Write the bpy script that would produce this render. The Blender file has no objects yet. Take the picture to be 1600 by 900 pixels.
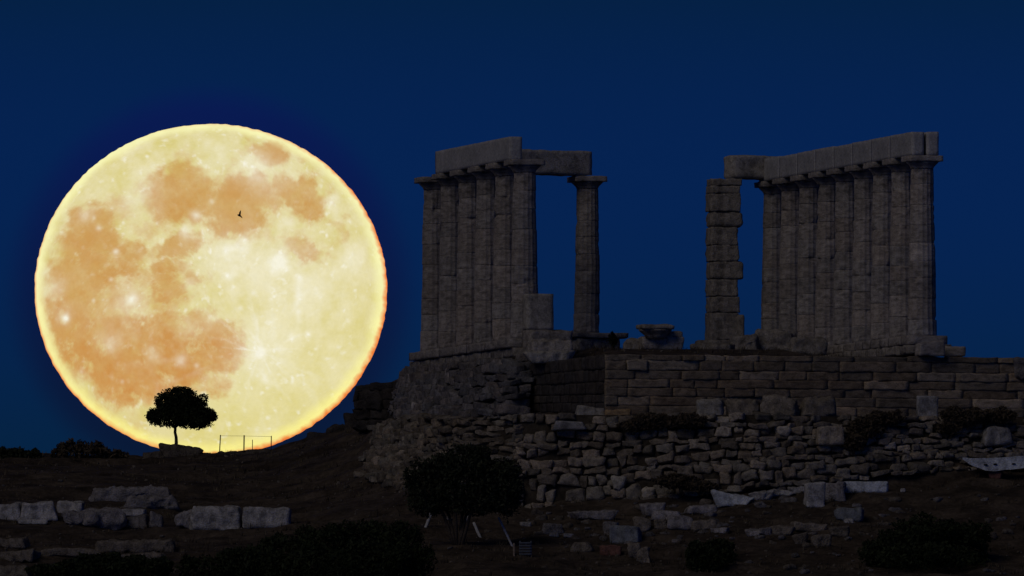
import bpy, math, random
import numpy as np
from mathutils import Vector

C = bpy.context.scene.collection
SC = bpy.context.scene
R = math.radians

# ------------------------------------------------------------------ camera
F = 21000.0            # focal length in pixels of a 1600 px wide picture
CZ = 2.0               # eye height
PITCH = math.atan(850.0 / F)
cam_d = bpy.data.cameras.new("camera")
cam_d.sensor_width = 36.0
cam_d.lens = 36.0 * F / 1600.0
cam_d.clip_start = 1.0
cam_d.clip_end = 120000.0
cam = bpy.data.objects.new("camera", cam_d)
C.objects.link(cam)
cam.location = (0, 0, CZ)
cam.rotation_euler = (R(90) + PITCH, 0, 0)
SC.camera = cam

# ------------------------------------------------------------------ exposure
SC.view_settings.view_transform = 'Standard'
SC.view_settings.look = 'None'
SC.view_settings.exposure = 0.0
SC.view_settings.gamma = 1.0
SC.view_settings.use_curve_mapping = False

# ------------------------------------------------------------------ sky at dusk (sun just down, behind the camera)
SUN_EL, SUN_AZ = 1.0, 180.0
world = bpy.data.worlds.new("World")
SC.world = world
world.use_nodes = True
wt = world.node_tree
for n in list(wt.nodes):
    wt.nodes.remove(n)


def N(t, kind, **kw):
    n = t.nodes.new(kind)
    for k, v in kw.items():
        setattr(n, k, v)
    return n


w_out = N(wt, 'ShaderNodeOutputWorld')
w_bg = N(wt, 'ShaderNodeBackground')
w_sky = N(wt, 'ShaderNodeTexSky', sky_type='NISHITA', sun_disc=False)
w_sky.sun_elevation = R(SUN_EL)
w_sky.sun_rotation = R(SUN_AZ)
w_sky.air_density = 1.0
w_sky.dust_density = 0.3
w_sky.ozone_density = 3.0
w_tc = N(wt, 'ShaderNodeTexCoord')
w_sep = N(wt, 'ShaderNodeSeparateXYZ')
wt.links.new(w_tc.outputs['Generated'], w_sep.inputs[0])
w_map = N(wt, 'ShaderNodeMapRange')
w_map.inputs['From Min'].default_value = 0.02
w_map.inputs['From Max'].default_value = 0.064
wt.links.new(w_sep.outputs['Z'], w_map.inputs['Value'])
SKY_LOW = (0.030, 0.88, 27.0)
SKY_HIGH = (0.026, 0.29, 2.1)
SKY_UPPER = (0.045, 0.12, 0.25)
w_ramp0 = N(wt, 'ShaderNodeMix', data_type='RGBA')
w_pow = N(wt, 'ShaderNodeMath', operation='POWER')
w_pow.inputs[1].default_value = 0.4
wt.links.new(w_map.outputs[0], w_pow.inputs[0])
wt.links.new(w_pow.outputs[0], w_ramp0.inputs[0])
w_ramp0.inputs[6].default_value = (*SKY_LOW, 1)
w_ramp0.inputs[7].default_value = (*SKY_HIGH, 1)
w_map3 = N(wt, 'ShaderNodeMapRange', interpolation_type='SMOOTHSTEP')
w_map3.inputs['From Min'].default_value = 0.075
w_map3.inputs['From Max'].default_value = 0.40
wt.links.new(w_sep.outputs['Z'], w_map3.inputs['Value'])
w_ramp = N(wt, 'ShaderNodeMix', data_type='RGBA')
wt.links.new(w_map3.outputs[0], w_ramp.inputs[0])
wt.links.new(w_ramp0.outputs[2], w_ramp.inputs[6])
w_ramp.inputs[7].default_value = (*SKY_UPPER, 1)
w_mul = N(wt, 'ShaderNodeMix', data_type='RGBA', blend_type='MULTIPLY')
w_mul.inputs[0].default_value = 1.0
wt.links.new(w_sky.outputs[0], w_mul.inputs[6])
wt.links.new(w_ramp.outputs[2], w_mul.inputs[7])
wt.links.new(w_mul.outputs[2], w_bg.inputs[0])
w_bg.inputs[1].default_value = 0.074
wt.links.new(w_bg.outputs[0], w_out.inputs[0])

# ------------------------------------------------------------------ last dusk light from the western sky
sun_d = bpy.data.lights.new("sun", 'SUN')
sun_d.energy = 0.31
sun_d.angle = R(34)
sun_d.color = (1.0, 0.89, 0.79)
sun = bpy.data.objects.new("sun", sun_d)
C.objects.link(sun)
sun.location = (0, -50, 80)
_sd = Vector((-0.48, -0.64, 0.60))            # towards the light
sun.rotation_euler = _sd.to_track_quat('Z', 'Y').to_euler()

# ------------------------------------------------------------------ numbers and helpers
rng = random.Random(7)
_fw = np.array([0, math.cos(PITCH), math.sin(PITCH)])
_up = np.array([0, -math.sin(PITCH), math.cos(PITCH)])
_rt = np.array([1.0, 0, 0])


def P(px, py, Y):
    d = _fw + _rt * ((px - 800) / F) + _up * ((450 - py) / F)
    d = d * (Y / d[1])
    return np.array([d[0], d[1], d[2] + CZ])


def pz(py, Y):
    b = (450 - py) / F
    return CZ + Y * (math.sin(PITCH) + b * math.cos(PITCH)) / (math.cos(PITCH) - b * math.sin(PITCH))


def S(Y):
    return Y / F


def _hash(ix, iy, iz, seed):
    h = (ix.astype(np.int64) * 374761393 + iy.astype(np.int64) * 668265263 + iz.astype(np.int64) * 2147483647 + seed * 974634777) & 0xFFFFFFFF
    h = ((h ^ (h >> 13)) * 1274126177) & 0xFFFFFFFF
    h = (h ^ (h >> 16)) & 0xFFFF
    return h / 65535.0


def vnoise(p, seed=0):
    p = np.asarray(p, float)
    i = np.floor(p)
    f = p - i
    f = f * f * (3 - 2 * f)
    ix, iy, iz = i[:, 0], i[:, 1], i[:, 2]
    r = 0
    for dx in (0, 1):
        wx = f[:, 0] if dx else 1 - f[:, 0]
        for dy in (0, 1):
            wy = f[:, 1] if dy else 1 - f[:, 1]
            for dz in (0, 1):
                wz = f[:, 2] if dz else 1 - f[:, 2]
                r = r + wx * wy * wz * _hash(ix + dx, iy + dy, iz + dz, seed)
    return r * 2 - 1


def fbm(p, scale=1.0, octaves=4, seed=0, gain=0.5):
    p = np.asarray(p, float) / scale
    if p.shape[1] == 2:
        p = np.c_[p, np.zeros(len(p)) + 0.37]
    a, s, tot = 1.0, 0.0, 0.0
    for o in range(octaves):
        s = s + a * vnoise(p * (2.03 ** o) + o * 17.3, seed + o * 13)
        tot += a
        a *= gain
    return s / tot


# ------------------------------------------------------------------ materials
def mat_stone(name, ca, cb, scale=3.0, rough=0.9, bump=0.6, tint=True, stretch=(1, 1, 1), fine=22.0, stain=0.55):
    m = bpy.data.materials.new(name)
    m.use_nodes = True
    t = m.node_tree
    b = t.nodes['Principled BSDF']
    b.inputs['Roughness'].default_value = rough
    b.inputs['Specular IOR Level'].default_value = 0.15
    tc = N(t, 'ShaderNodeTexCoord')
    mp = N(t, 'ShaderNodeMapping')
    mp.inputs['Scale'].default_value = stretch
    t.links.new(tc.outputs['Object'], mp.inputs[0])
    n1 = N(t, 'ShaderNodeTexNoise')
    n1.inputs['Scale'].default_value = scale
    n1.inputs['Detail'].default_value = 6
    n1.inputs['Roughness'].default_value = 0.65
    t.links.new(mp.outputs[0], n1.inputs['Vector'])
    rp = N(t, 'ShaderNodeValToRGB')
    rp.color_ramp.elements[0].position = 0.32
    rp.color_ramp.elements[1].position = 0.68
    rp.color_ramp.elements[0].color = (*ca, 1)
    rp.color_ramp.elements[1].color = (*cb, 1)
    t.links.new(n1.outputs['Fac'], rp.inputs[0])
    n2 = N(t, 'ShaderNodeTexNoise')
    n2.inputs['Scale'].default_value = fine
    n2.inputs['Detail'].default_value = 4
    t.links.new(mp.outputs[0], n2.inputs['Vector'])
    mr = N(t, 'ShaderNodeMapRange')
    mr.inputs['From Min'].default_value = 0.3
    mr.inputs['From Max'].default_value = 0.7
    mr.inputs['To Min'].default_value = 0.72
    mr.inputs['To Max'].default_value = 1.25
    t.links.new(n2.outputs['Fac'], mr.inputs['Value'])
    mul = N(t, 'ShaderNodeVectorMath', operation='SCALE')
    t.links.new(rp.outputs[0], mul.inputs[0])
    t.links.new(mr.outputs[0], mul.inputs['Scale'])
    n3 = N(t, 'ShaderNodeTexNoise')
    n3.inputs['Scale'].default_value = scale * 1.7
    n3.inputs['Detail'].default_value = 8
    n3.inputs['Roughness'].default_value = 0.7
    n3.inputs['Distortion'].default_value = 0.6
    t.links.new(mp.outputs[0], n3.inputs['Vector'])
    ms = N(t, 'ShaderNodeMapRange')
    ms.inputs['From Min'].default_value = 0.36
    ms.inputs['From Max'].default_value = 0.54
    ms.inputs['To Min'].default_value = stain
    ms.inputs['To Max'].default_value = 1.1
    t.links.new(n3.outputs['Fac'], ms.inputs['Value'])
    mu3 = N(t, 'ShaderNodeVectorMath', operation='SCALE')
    t.links.new(mul.outputs[0], mu3.inputs[0])
    t.links.new(ms.outputs[0], mu3.inputs['Scale'])
    last = mu3.outputs[0]
    if tint:
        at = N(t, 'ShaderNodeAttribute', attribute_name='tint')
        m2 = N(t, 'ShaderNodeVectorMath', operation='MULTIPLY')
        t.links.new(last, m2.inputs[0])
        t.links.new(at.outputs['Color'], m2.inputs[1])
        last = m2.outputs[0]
    t.links.new(last, b.inputs['Base Color'])
    bp = N(t, 'ShaderNodeBump')
    bp.inputs['Strength'].default_value = bump
    bp.inputs['Distance'].default_value = 0.05
    add = N(t, 'ShaderNodeMath', operation='ADD')
    t.links.new(n1.outputs['Fac'], add.inputs[0])
    t.links.new(n2.outputs['Fac'], add.inputs[1])
    t.links.new(add.outputs[0], bp.inputs['Height'])
    t.links.new(bp.outputs[0], b.inputs['Normal'])
    return m


M_MARBLE = mat_stone("weathered_marble", (0.265, 0.235, 0.208), (0.46, 0.418, 0.372), 2.2, stretch=(1, 1, 2.6), bump=0.7)
M_BEAM = mat_stone("grey_marble", (0.30, 0.30, 0.295), (0.42, 0.41, 0.395), 1.4, bump=0.25, fine=15, stain=0.88)
M_BEAMW = mat_stone("warm_marble", (0.31, 0.285, 0.24), (0.46, 0.425, 0.365), 2.5, bump=0.6)
M_PIER = mat_stone("brown_marble", (0.20, 0.177, 0.148), (0.36, 0.325, 0.28), 2.5, bump=0.8)
M_ASHLAR = mat_stone("poros_ashlar", (0.185, 0.145, 0.10), (0.32, 0.255, 0.18), 2.2, bump=0.6, stretch=(1, 1, 2))
M_RUBBLE = mat_stone("rubble_stone", (0.205, 0.172, 0.132), (0.39, 0.335, 0.265), 3.0, bump=0.8)
M_REVET = mat_stone("revetment_stone", (0.15, 0.138, 0.132), (0.30, 0.275, 0.265), 2.6, bump=0.9)
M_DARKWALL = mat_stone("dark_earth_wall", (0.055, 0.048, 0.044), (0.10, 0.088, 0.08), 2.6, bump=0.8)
M_PALE = mat_stone("pale_marble", (0.22, 0.21, 0.20), (0.52, 0.50, 0.48), 2.4, bump=0.7)
M_BLUE = mat_stone("bluish_marble", (0.26, 0.28, 0.31), (0.52, 0.55, 0.58), 2.4, bump=0.5)
M_GREY = mat_stone("grey_rock", (0.17, 0.157, 0.155), (0.31, 0.287, 0.285), 2.8, bump=0.9)
M_BROWNROCK = mat_stone("brown_rock", (0.13, 0.11, 0.09), (0.24, 0.205, 0.165), 2.8, bump=0.9)
M_RED = mat_stone("reddish_rock", (0.14, 0.07, 0.055), (0.20, 0.10, 0.08), 4.0, bump=0.6)
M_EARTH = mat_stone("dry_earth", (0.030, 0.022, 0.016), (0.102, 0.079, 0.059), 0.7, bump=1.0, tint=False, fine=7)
M_FILL = mat_stone("earth_fill", (0.03, 0.024, 0.018), (0.06, 0.05, 0.038), 2.0, bump=0.8, tint=False)


def mat_plain(name, col, rough=0.8, var=0.3, scale=8.0):
    m = bpy.data.materials.new(name)
    m.use_nodes = True
    t = m.node_tree
    b = t.nodes['Principled BSDF']
    b.inputs['Roughness'].default_value = rough
    b.inputs['Specular IOR Level'].default_value = 0.15
    tc = N(t, 'ShaderNodeTexCoord')
    n1 = N(t, 'ShaderNodeTexNoise')
    n1.inputs['Scale'].default_value = scale
    n1.inputs['Detail'].default_value = 4
    t.links.new(tc.outputs['Object'], n1.inputs['Vector'])
    rp = N(t, 'ShaderNodeValToRGB')
    rp.color_ramp.elements[0].position = 0.3
    rp.color_ramp.elements[1].position = 0.7
    rp.color_ramp.elements[0].color = (*[c * (1 - var) for c in col], 1)
    rp.color_ramp.elements[1].color = (*[c * (1 + var) for c in col], 1)
    t.links.new(n1.outputs['Fac'], rp.inputs[0])
    t.links.new(rp.outputs[0], b.inputs['Base Color'])
    return m


M_LEAF = mat_plain("dark_leaves", (0.022, 0.030, 0.012), 0.7, 0.4, 3.0)
M_LEAF2 = mat_plain("olive_leaves", (0.030, 0.036, 0.020), 0.7, 0.4, 3.0)
M_DRYLEAF = mat_plain("dry_leaves", (0.078, 0.060, 0.040), 0.9, 0.4, 3.0)
M_BARK = mat_plain("bark", (0.07, 0.055, 0.042), 0.95, 0.4, 20.0)
M_POLE = mat_plain("bleached_wood", (0.40, 0.40, 0.40), 0.9, 0.25, 12.0)
M_POLEB = mat_plain("brown_wood", (0.20, 0.16, 0.13), 0.9, 0.25, 12.0)
M_RUST = mat_plain("rusty_iron", (0.16, 0.075, 0.04), 0.8, 0.3, 12.0)
M_PANEL = mat_plain("painted_metal", (0.09, 0.105, 0.13), 0.6, 0.15, 8.0)
M_BIRD = mat_plain("bird_plumage", (0.05, 0.04, 0.035), 0.8, 0.3, 20.0)
M_HOLE = mat_plain("hole_shade", (0.02, 0.018, 0.016), 0.95, 0.2, 20.0)  # dark colour standing in for the shade inside the beam's holes


# ------------------------------------------------------------------ mesh building
class MB:
    def __init__(self):
        self.v, self.f, self.t, self.n = [], [], [], 0

    def add(self, v, f, tint=1.0):
        v = np.asarray(v, float).reshape(-1, 3)
        self.v.append(v)
        for q in f:
            self.f.append(tuple(int(i) + self.n for i in q))
        tv = np.ones((len(v), 3)) * np.asarray(tint, float)
        self.t.append(tv)
        self.n += len(v)
        return self


WORLD_LOC = {}


def make_obj(name, mb, mat, parent=None, origin=None, smooth=True):
    v = np.concatenate(mb.v)
    if origin is None:
        lo, hi = v.min(0), v.max(0)
        origin = np.array([(lo[0] + hi[0]) / 2, (lo[1] + hi[1]) / 2, lo[2]])
    origin = np.asarray(origin, float)
    me = bpy.data.meshes.new(name)
    me.from_pydata((v - origin).tolist(), [], mb.f)
    me.validate(clean_customdata=False)
    if smooth:
        me.polygons.foreach_set('use_smooth', [True] * len(me.polygons))
    tt = np.concatenate(mb.t)
    if len(tt) == len(me.vertices):
        a = me.attributes.new('tint', 'FLOAT_COLOR', 'POINT')
        a.data.foreach_set('color', np.c_[tt, np.ones(len(tt))].astype(np.float32).ravel())
    me.materials.append(mat)
    me.update()
    o = bpy.data.objects.new(name, me)
    C.objects.link(o)
    WORLD_LOC[o.name] = origin
    if parent is not None:
        o.parent = parent
        o.location = (origin - WORLD_LOC[parent.name]).tolist()
    else:
        o.location = origin.tolist()
    return o


def empty(name, loc, parent=None):
    o = bpy.data.objects.new(name, None)
    C.objects.link(o)
    o.empty_display_size = 0.3
    WORLD_LOC[o.name] = np.asarray(loc, float)
    if parent is not None:
        o.parent = parent
        o.location = (np.asarray(loc) - WORLD_LOC[parent.name]).tolist()
    else:
        o.location = np.asarray(loc, float).tolist()
    return o


def tag(o, label=None, cat=None, group=None, kind=None):
    if label:
        o['label'] = label
    if cat:
        o['category'] = cat
    if group:
        o['group'] = group
    if kind:
        o['kind'] = kind
    return o


_boxcache = {}


def box_grid(nx, ny, nz):
    key = (nx, ny, nz)
    if key in _boxcache:
        return _boxcache[key]
    idx, vs, fs = {}, [], []

    def vid(i, j, k):
        q = (i, j, k)
        if q not in idx:
            idx[q] = len(vs)
            vs.append((2 * i / nx - 1, 2 * j / ny - 1, 2 * k / nz - 1))
        return idx[q]
    for i in range(nx):
        for j in range(ny):
            fs.append((vid(i, j, 0), vid(i, j + 1, 0), vid(i + 1, j + 1, 0), vid(i + 1, j, 0)))
            fs.append((vid(i, j, nz), vid(i + 1, j, nz), vid(i + 1, j + 1, nz), vid(i, j + 1, nz)))
    for i in range(nx):
        for k in range(nz):
            fs.append((vid(i, 0, k), vid(i + 1, 0, k), vid(i + 1, 0, k + 1), vid(i, 0, k + 1)))
            fs.append((vid(i, ny, k), vid(i, ny, k + 1), vid(i + 1, ny, k + 1), vid(i + 1, ny, k)))
    for j in range(ny):
        for k in range(nz):
            fs.append((vid(0, j, k), vid(0, j, k + 1), vid(0, j + 1, k + 1), vid(0, j + 1, k)))
            fs.append((vid(nx, j, k), vid(nx, j + 1, k), vid(nx, j + 1, k + 1), vid(nx, j, k + 1)))
    _boxcache[key] = (np.array(vs, float), fs)
    return _boxcache[key]


_seed = [100]


def rough_box(mb, c, dims, ax=(1, 0, 0), az=(0, 0, 1), seg=(4, 4, 4), r=0.06, amp=0.02, nscale=0.3, tint=1.0, skew=0.0):
    """a weathered block: rounded edges, worn corners, uneven faces. c = centre."""
    v, f = box_grid(*seg)
    h = np.asarray(dims, float) / 2
    r = min(r, 0.95 * h.min())
    p = v * h
    q = np.clip(p, -(h - r), h - r)
    d = p - q
    L = np.linalg.norm(d, axis=1, keepdims=True)
    L[L < 1e-9] = 1
    p = q + d / L * r * (np.linalg.norm(d, axis=1, keepdims=True) > 1e-9)
    _seed[0] += 1
    sd = _seed[0]
    if skew:
        k = [rng.uniform(-skew, skew) for _ in range(6)]
        p = np.c_[p[:, 0] * (1 + k[0] * v[:, 2]) + k[1] * h[0] * v[:, 1] * 0.5,
                  p[:, 1] * (1 + k[2] * v[:, 0]),
                  p[:, 2] * (1 + k[3] * v[:, 0] + k[4] * v[:, 1] * 0.5) + k[5] * h[2] * v[:, 0] * 0.5]
    if amp:
        base = p + sd * 3.7
        nn = np.c_[fbm(base, nscale, 3, sd), fbm(base, nscale, 3, sd + 500), fbm(base, nscale, 3, sd + 900)]
        p = p + nn * amp * 1.6
    ax = np.asarray(ax, float)
    ax /= np.linalg.norm(ax)
    az = np.asarray(az, float)
    ay = np.cross(az, ax)
    ay /= np.linalg.norm(ay)
    az = np.cross(ax, ay)
    w = np.asarray(c, float) + p[:, :1] * ax + p[:, 1:2] * ay + p[:, 2:3] * az
    mb.add(w, f, tint)
    return mb


def tube(mb, pts, radii, seg=8, tint=1.0):
    pts = [np.asarray(p, float) for p in pts]
    n = len(pts)
    rings = []
    for i, p in enumerate(pts):
        d = pts[min(i + 1, n - 1)] - pts[max(i - 1, 0)]
        d /= np.linalg.norm(d)
        a = np.cross(d, [0.3, 1, 0.1])
        a /= np.linalg.norm(a)
        b = np.cross(d, a)
        for k in range(seg):
            t = 2 * math.pi * k / seg
            rings.append(p + radii[i] * (math.cos(t) * a + math.sin(t) * b))
    f = []
    for i in range(n - 1):
        for k in range(seg):
            f.append((i * seg + k, i * seg + (k + 1) % seg, (i + 1) * seg + (k + 1) % seg, (i + 1) * seg + k))
    f.append(tuple(range(seg - 1, -1, -1)))
    f.append(tuple((n - 1) * seg + k for k in range(seg)))
    mb.add(rings, f, tint)
    return mb


def leaves(mb, ells, n, size, flat=0.0, seed=1, shell=0.5):
    """leaf-sized faces spread through a set of ellipsoids (cx,cy,cz,rx,ry,rz)."""
    rs = np.random.RandomState(seed)
    w = np.array([e[3] * e[4] * e[5] for e in ells]) ** 0.67
    w /= w.sum()
    pick = rs.choice(len(ells), n, p=w)
    E = np.array(ells, float)[pick]
    d = rs.normal(size=(n, 3))
    d /= np.linalg.norm(d, axis=1, keepdims=True)
    rad = rs.uniform(0, 1, (n, 1)) ** (1 / 3.0)
    rad = np.where(rs.uniform(size=(n, 1)) < shell, 0.72 + 0.30 * rs.uniform(size=(n, 1)), rad)
    lump = 1 + 0.26 * fbm(d * 2.1 + pick[:, None] * 5.1, 0.55, 3, seed)[:, None]
    c = E[:, :3] + d * rad * lump * E[:, 3:6]
    a = rs.normal(size=(n, 3))
    a[:, 2] *= (1 - flat)
    a /= np.linalg.norm(a, axis=1, keepdims=True)
    b = np.cross(a, rs.normal(size=(n, 3)))
    b /= np.linalg.norm(b, axis=1, keepdims=True)
    s = size * rs.uniform(0.55, 1.35, (n, 1))
    v = np.stack([c - a * s, c - b * s * 0.42, c + a * s, c + b * s * 0.42], 1).reshape(-1, 3)
    f = [(4 * i, 4 * i + 1, 4 * i + 2, 4 * i + 3) for i in range(n)]
    mb.add(v, f)
    return mb


# ------------------------------------------------------------------ temple axes
TH = R(14.4)
U = np.array([math.cos(TH), math.sin(TH), 0.0])       # across the temple, to the right and away
V = np.array([-math.sin(TH), math.cos(TH), 0.0])      # along the temple, to the left and away
UP = np.array([0, 0, 1.0])
OC = P(945, 553, 450)                                 # near left corner of the ashlar terrace
Z_STY = pz(524.6, 455)                                # floor the flank columns stand on
Z_CAP = pz(244, 455)                                  # top of their capitals
Z_PLAT = OC[2]


def uv(x, y):
    dx, dy = x - OC[0], y - OC[1]
    return dx * U[0] + dy * U[1], dx * V[0] + dy * V[1]


def flat(p, z):
    return np.array([p[0], p[1], z])


# ------------------------------------------------------------------ terrain
COLS = [
    (-900, [(380, 1020), (428, 900), (445, 835), (458, 780), (470, 735), (482, 712), (500, 745), (520, 800)]),
    (0,    [(380, 1020), (428, 900), (445, 838), (458, 783), (470, 738), (482, 712), (500, 745), (520, 800)]),
    (200,  [(380, 1020), (428, 900), (445, 838), (458, 783), (470, 738), (482, 715), (500, 745), (520, 800)]),
    (340,  [(380, 1020), (428, 900), (445, 836), (458, 783), (470, 737), (482, 713), (500, 740), (520, 800)]),
    (430,  [(380, 1020), (428, 900), (445, 832), (458, 775), (470, 730), (482, 703), (500, 730), (520, 790)]),
    (510,  [(380, 1020), (428, 900), (445, 828), (458, 764), (470, 706), (482, 680), (500, 700), (520, 780)]),
    (560,  [(380, 1020), (428, 900), (445, 822), (455, 765), (468, 697), (478, 668), (500, 690), (520, 760)]),
    (620,  [(380, 1020), (428, 900), (445, 812), (452, 768), (457, 735), (464, 662), (470, 650), (500, 660), (520, 740)]),
    (830,  [(380, 1020), (428, 900), (440, 838), (447.5, 797), (448.3, 784), (449.2, 668), (453, 652), (500, 640), (520, 720)]),
    (1180, [(380, 1020), (428, 900), (440, 828), (446.0, 765), (446.8, 752), (447.8, 668), (450.5, 656), (500, 640), (520, 720)]),
    (1620, [(380, 1020), (428, 900), (440, 812), (448.8, 730), (449.6, 718), (450.6, 668), (452.5, 658), (500, 640), (520, 720)]),
    (2600, [(380, 1020), (428, 900), (440, 812), (448.8, 730), (449.6, 718), (450.6, 668), (452.5, 658), (500, 640), (520, 720)]),
]
_cz = []
for _px, _pts in COLS:
    _cz.append((np.array([p[0] for p in _pts]), np.array([pz(p[1], p[0]) for p in _pts])))


def ground_z(X, Y, noise=True):
    X = np.asarray(X, float)
    Y = np.asarray(Y, float)
    Yc = np.maximum(Y, 60.0)
    px = np.clip(X / Yc * F + 800, -890, 2590)
    zs = []
    for ys, zz in _cz:
        z = np.interp(Y, ys, zz)
        z = np.where(Y < ys[0], np.interp(Y, [-4000, 0, 60, ys[0]], [-3, 0.0, 0.2, zz[0]]), z)
        z = np.where(Y > ys[-1], np.interp(Y, [ys[-1], 640, 1500, 30000], [zz[-1], 0.0, -40.0, -40.0]), z)
        zs.append(z)
    zs = np.array(zs)
    cp = np.array([c[0] for c in COLS], float)
    k = np.clip(np.searchsorted(cp, px) - 1, 0, len(cp) - 2)
    t = (px - cp[k]) / (cp[k + 1] - cp[k])
    ii = np.arange(len(px))
    z = zs[k, ii] * (1 - t) + zs[k + 1, ii] * t
    if noise:
        q = np.c_[X, Y]
        amp = np.where((Y > 390) & (Y < 520), 1.0, 0.3)
        z = z + amp * (0.19 * fbm(q, 2.6, 4, 3) + 0.10 * fbm(q * [1.0, 0.6], 0.7, 4, 9))
        # low rock ledges
        led = fbm(q * [0.35, 1.0], 1.6, 3, 21)
        z = z + amp * 0.16 * (np.tanh(led * 12) * 0.5)
    a, b = uv(X, Y)
    plat = ((a > 0.4) & (b > 0.4) & (b < 34)) | ((a > -1.25) & (b > 7.5) & (b < 21.5))
    zp = Z_PLAT - 0.12 + np.clip((b - 1.0) * 0.085, 0, 0.62) * np.clip((a - 0.3) / 1.5, 0, 1) * np.clip((11.0 - a) / 2.5, 0, 1) + (0.05 * fbm(np.c_[X, Y], 1.5, 3, 5) if noise else 0)
    z = np.where(plat, zp, z)
    return z


def ground_hit(px, py, y0=424.0, y1=486.0):
    ys = np.arange(y0, y1, 0.1)
    xs = (px - 800) / F * ys
    z = ground_z(xs, ys)
    lim = np.array([pz(py, y) for y in ys])
    k = np.argmax(z >= lim)
    if z[k] < lim[k]:
        k = len(ys) - 1
    return np.array([xs[k], ys[k], z[k]])


def axis(lo, hi, step, far, near_far):
    a = list(np.arange(lo, hi + 1e-6, step))
    s = step
    x = hi
    while x < far:
        s *= 1.35
        x += s
        a.append(x)
    s = step
    x = lo
    while x > near_far:
        s *= 1.35
        x -= s
        a.insert(0, x)
    return np.array(a)


gx = axis(-20.5, 20.5, 0.16, 6000, -6000)
gy = axis(424, 488, 0.16, 20000, -1500)
GX, GY = np.meshgrid(gx, gy)
GZ = ground_z(GX.ravel(), GY.ravel())
mb = MB()
nx_, ny_ = len(gx), len(gy)
I = np.arange(nx_ * ny_).reshape(ny_, nx_)
gf = np.stack([I[:-1, :-1], I[:-1, 1:], I[1:, 1:], I[1:, :-1]], -1).reshape(-1, 4)
mb.add(np.c_[GX.ravel(), GY.ravel(), GZ], gf.tolist())
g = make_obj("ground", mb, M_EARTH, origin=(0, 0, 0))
tag(g, kind='structure')

# ------------------------------------------------------------------ the full moon
MD = 20000.0
mc = P(329.5, 453, MD)
MRX = 275.5 * MD / F
MRZ = 259.5 * MD / F
rs_front = np.concatenate([np.linspace(0, 0.9, 120)[1:], np.linspace(0.9, 1.0, 36)[1:]])
SEG = 720
ang = np.linspace(0, 2 * math.pi, SEG, endpoint=False)
vs = [[0, -1.0, 0]]
for r_ in rs_front:
    d_ = math.sqrt(max(0.0, 1 - r_ * r_))
    for a_ in ang:
        vs.append((r_ * math.cos(a_), -d_, r_ * math.sin(a_)))
for r_ in np.sin(np.linspace(math.pi / 2, 0.05, 16))[1:]:
    d_ = math.sqrt(max(0.0, 1 - r_ * r_))
    for a_ in ang:
        vs.append((r_ * math.cos(a_), d_, r_ * math.sin(a_)))
vs = np.array(vs)
nr = (len(vs) - 1) // SEG
mf = [(0, 1 + (k + 1) % SEG, 1 + k) for k in range(SEG)]
for i in range(nr - 1):
    o_ = 1 + i * SEG
    for k in range(SEG):
        k2 = (k + 1) % SEG
        mf.append((o_ + k, o_ + k2, o_ + SEG + k2, o_ + SEG + k))
mf.append(tuple(1 + (nr - 1) * SEG + k for k in range(SEG)))
# rough outline: crater rims and air shimmer
rag = 1 + 0.0042 * fbm(np.c_[np.cos(np.arctan2(vs[:, 2], vs[:, 0])), np.sin(np.arctan2(vs[:, 2], vs[:, 0])), vs[:, 1] * 0], 0.03, 2, 5)
verts = np.c_[vs[:, 0] * rag * MRX, vs[:, 1] * MRX, vs[:, 2] * rag * MRZ] + mc
px_ = 329.5 + vs[:, 0] * 275.5
py_ = 453 - vs[:, 2] * 259.5
pp = np.c_[px_, py_]
warp = np.c_[fbm(pp, 60, 5, 31, 0.62), fbm(pp, 60, 5, 77, 0.62)]
fine_w = np.c_[fbm(pp, 14, 4, 131, 0.6), fbm(pp, 14, 4, 177, 0.6)]
wp = pp + warp * 20 + fine_w * 13
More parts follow.
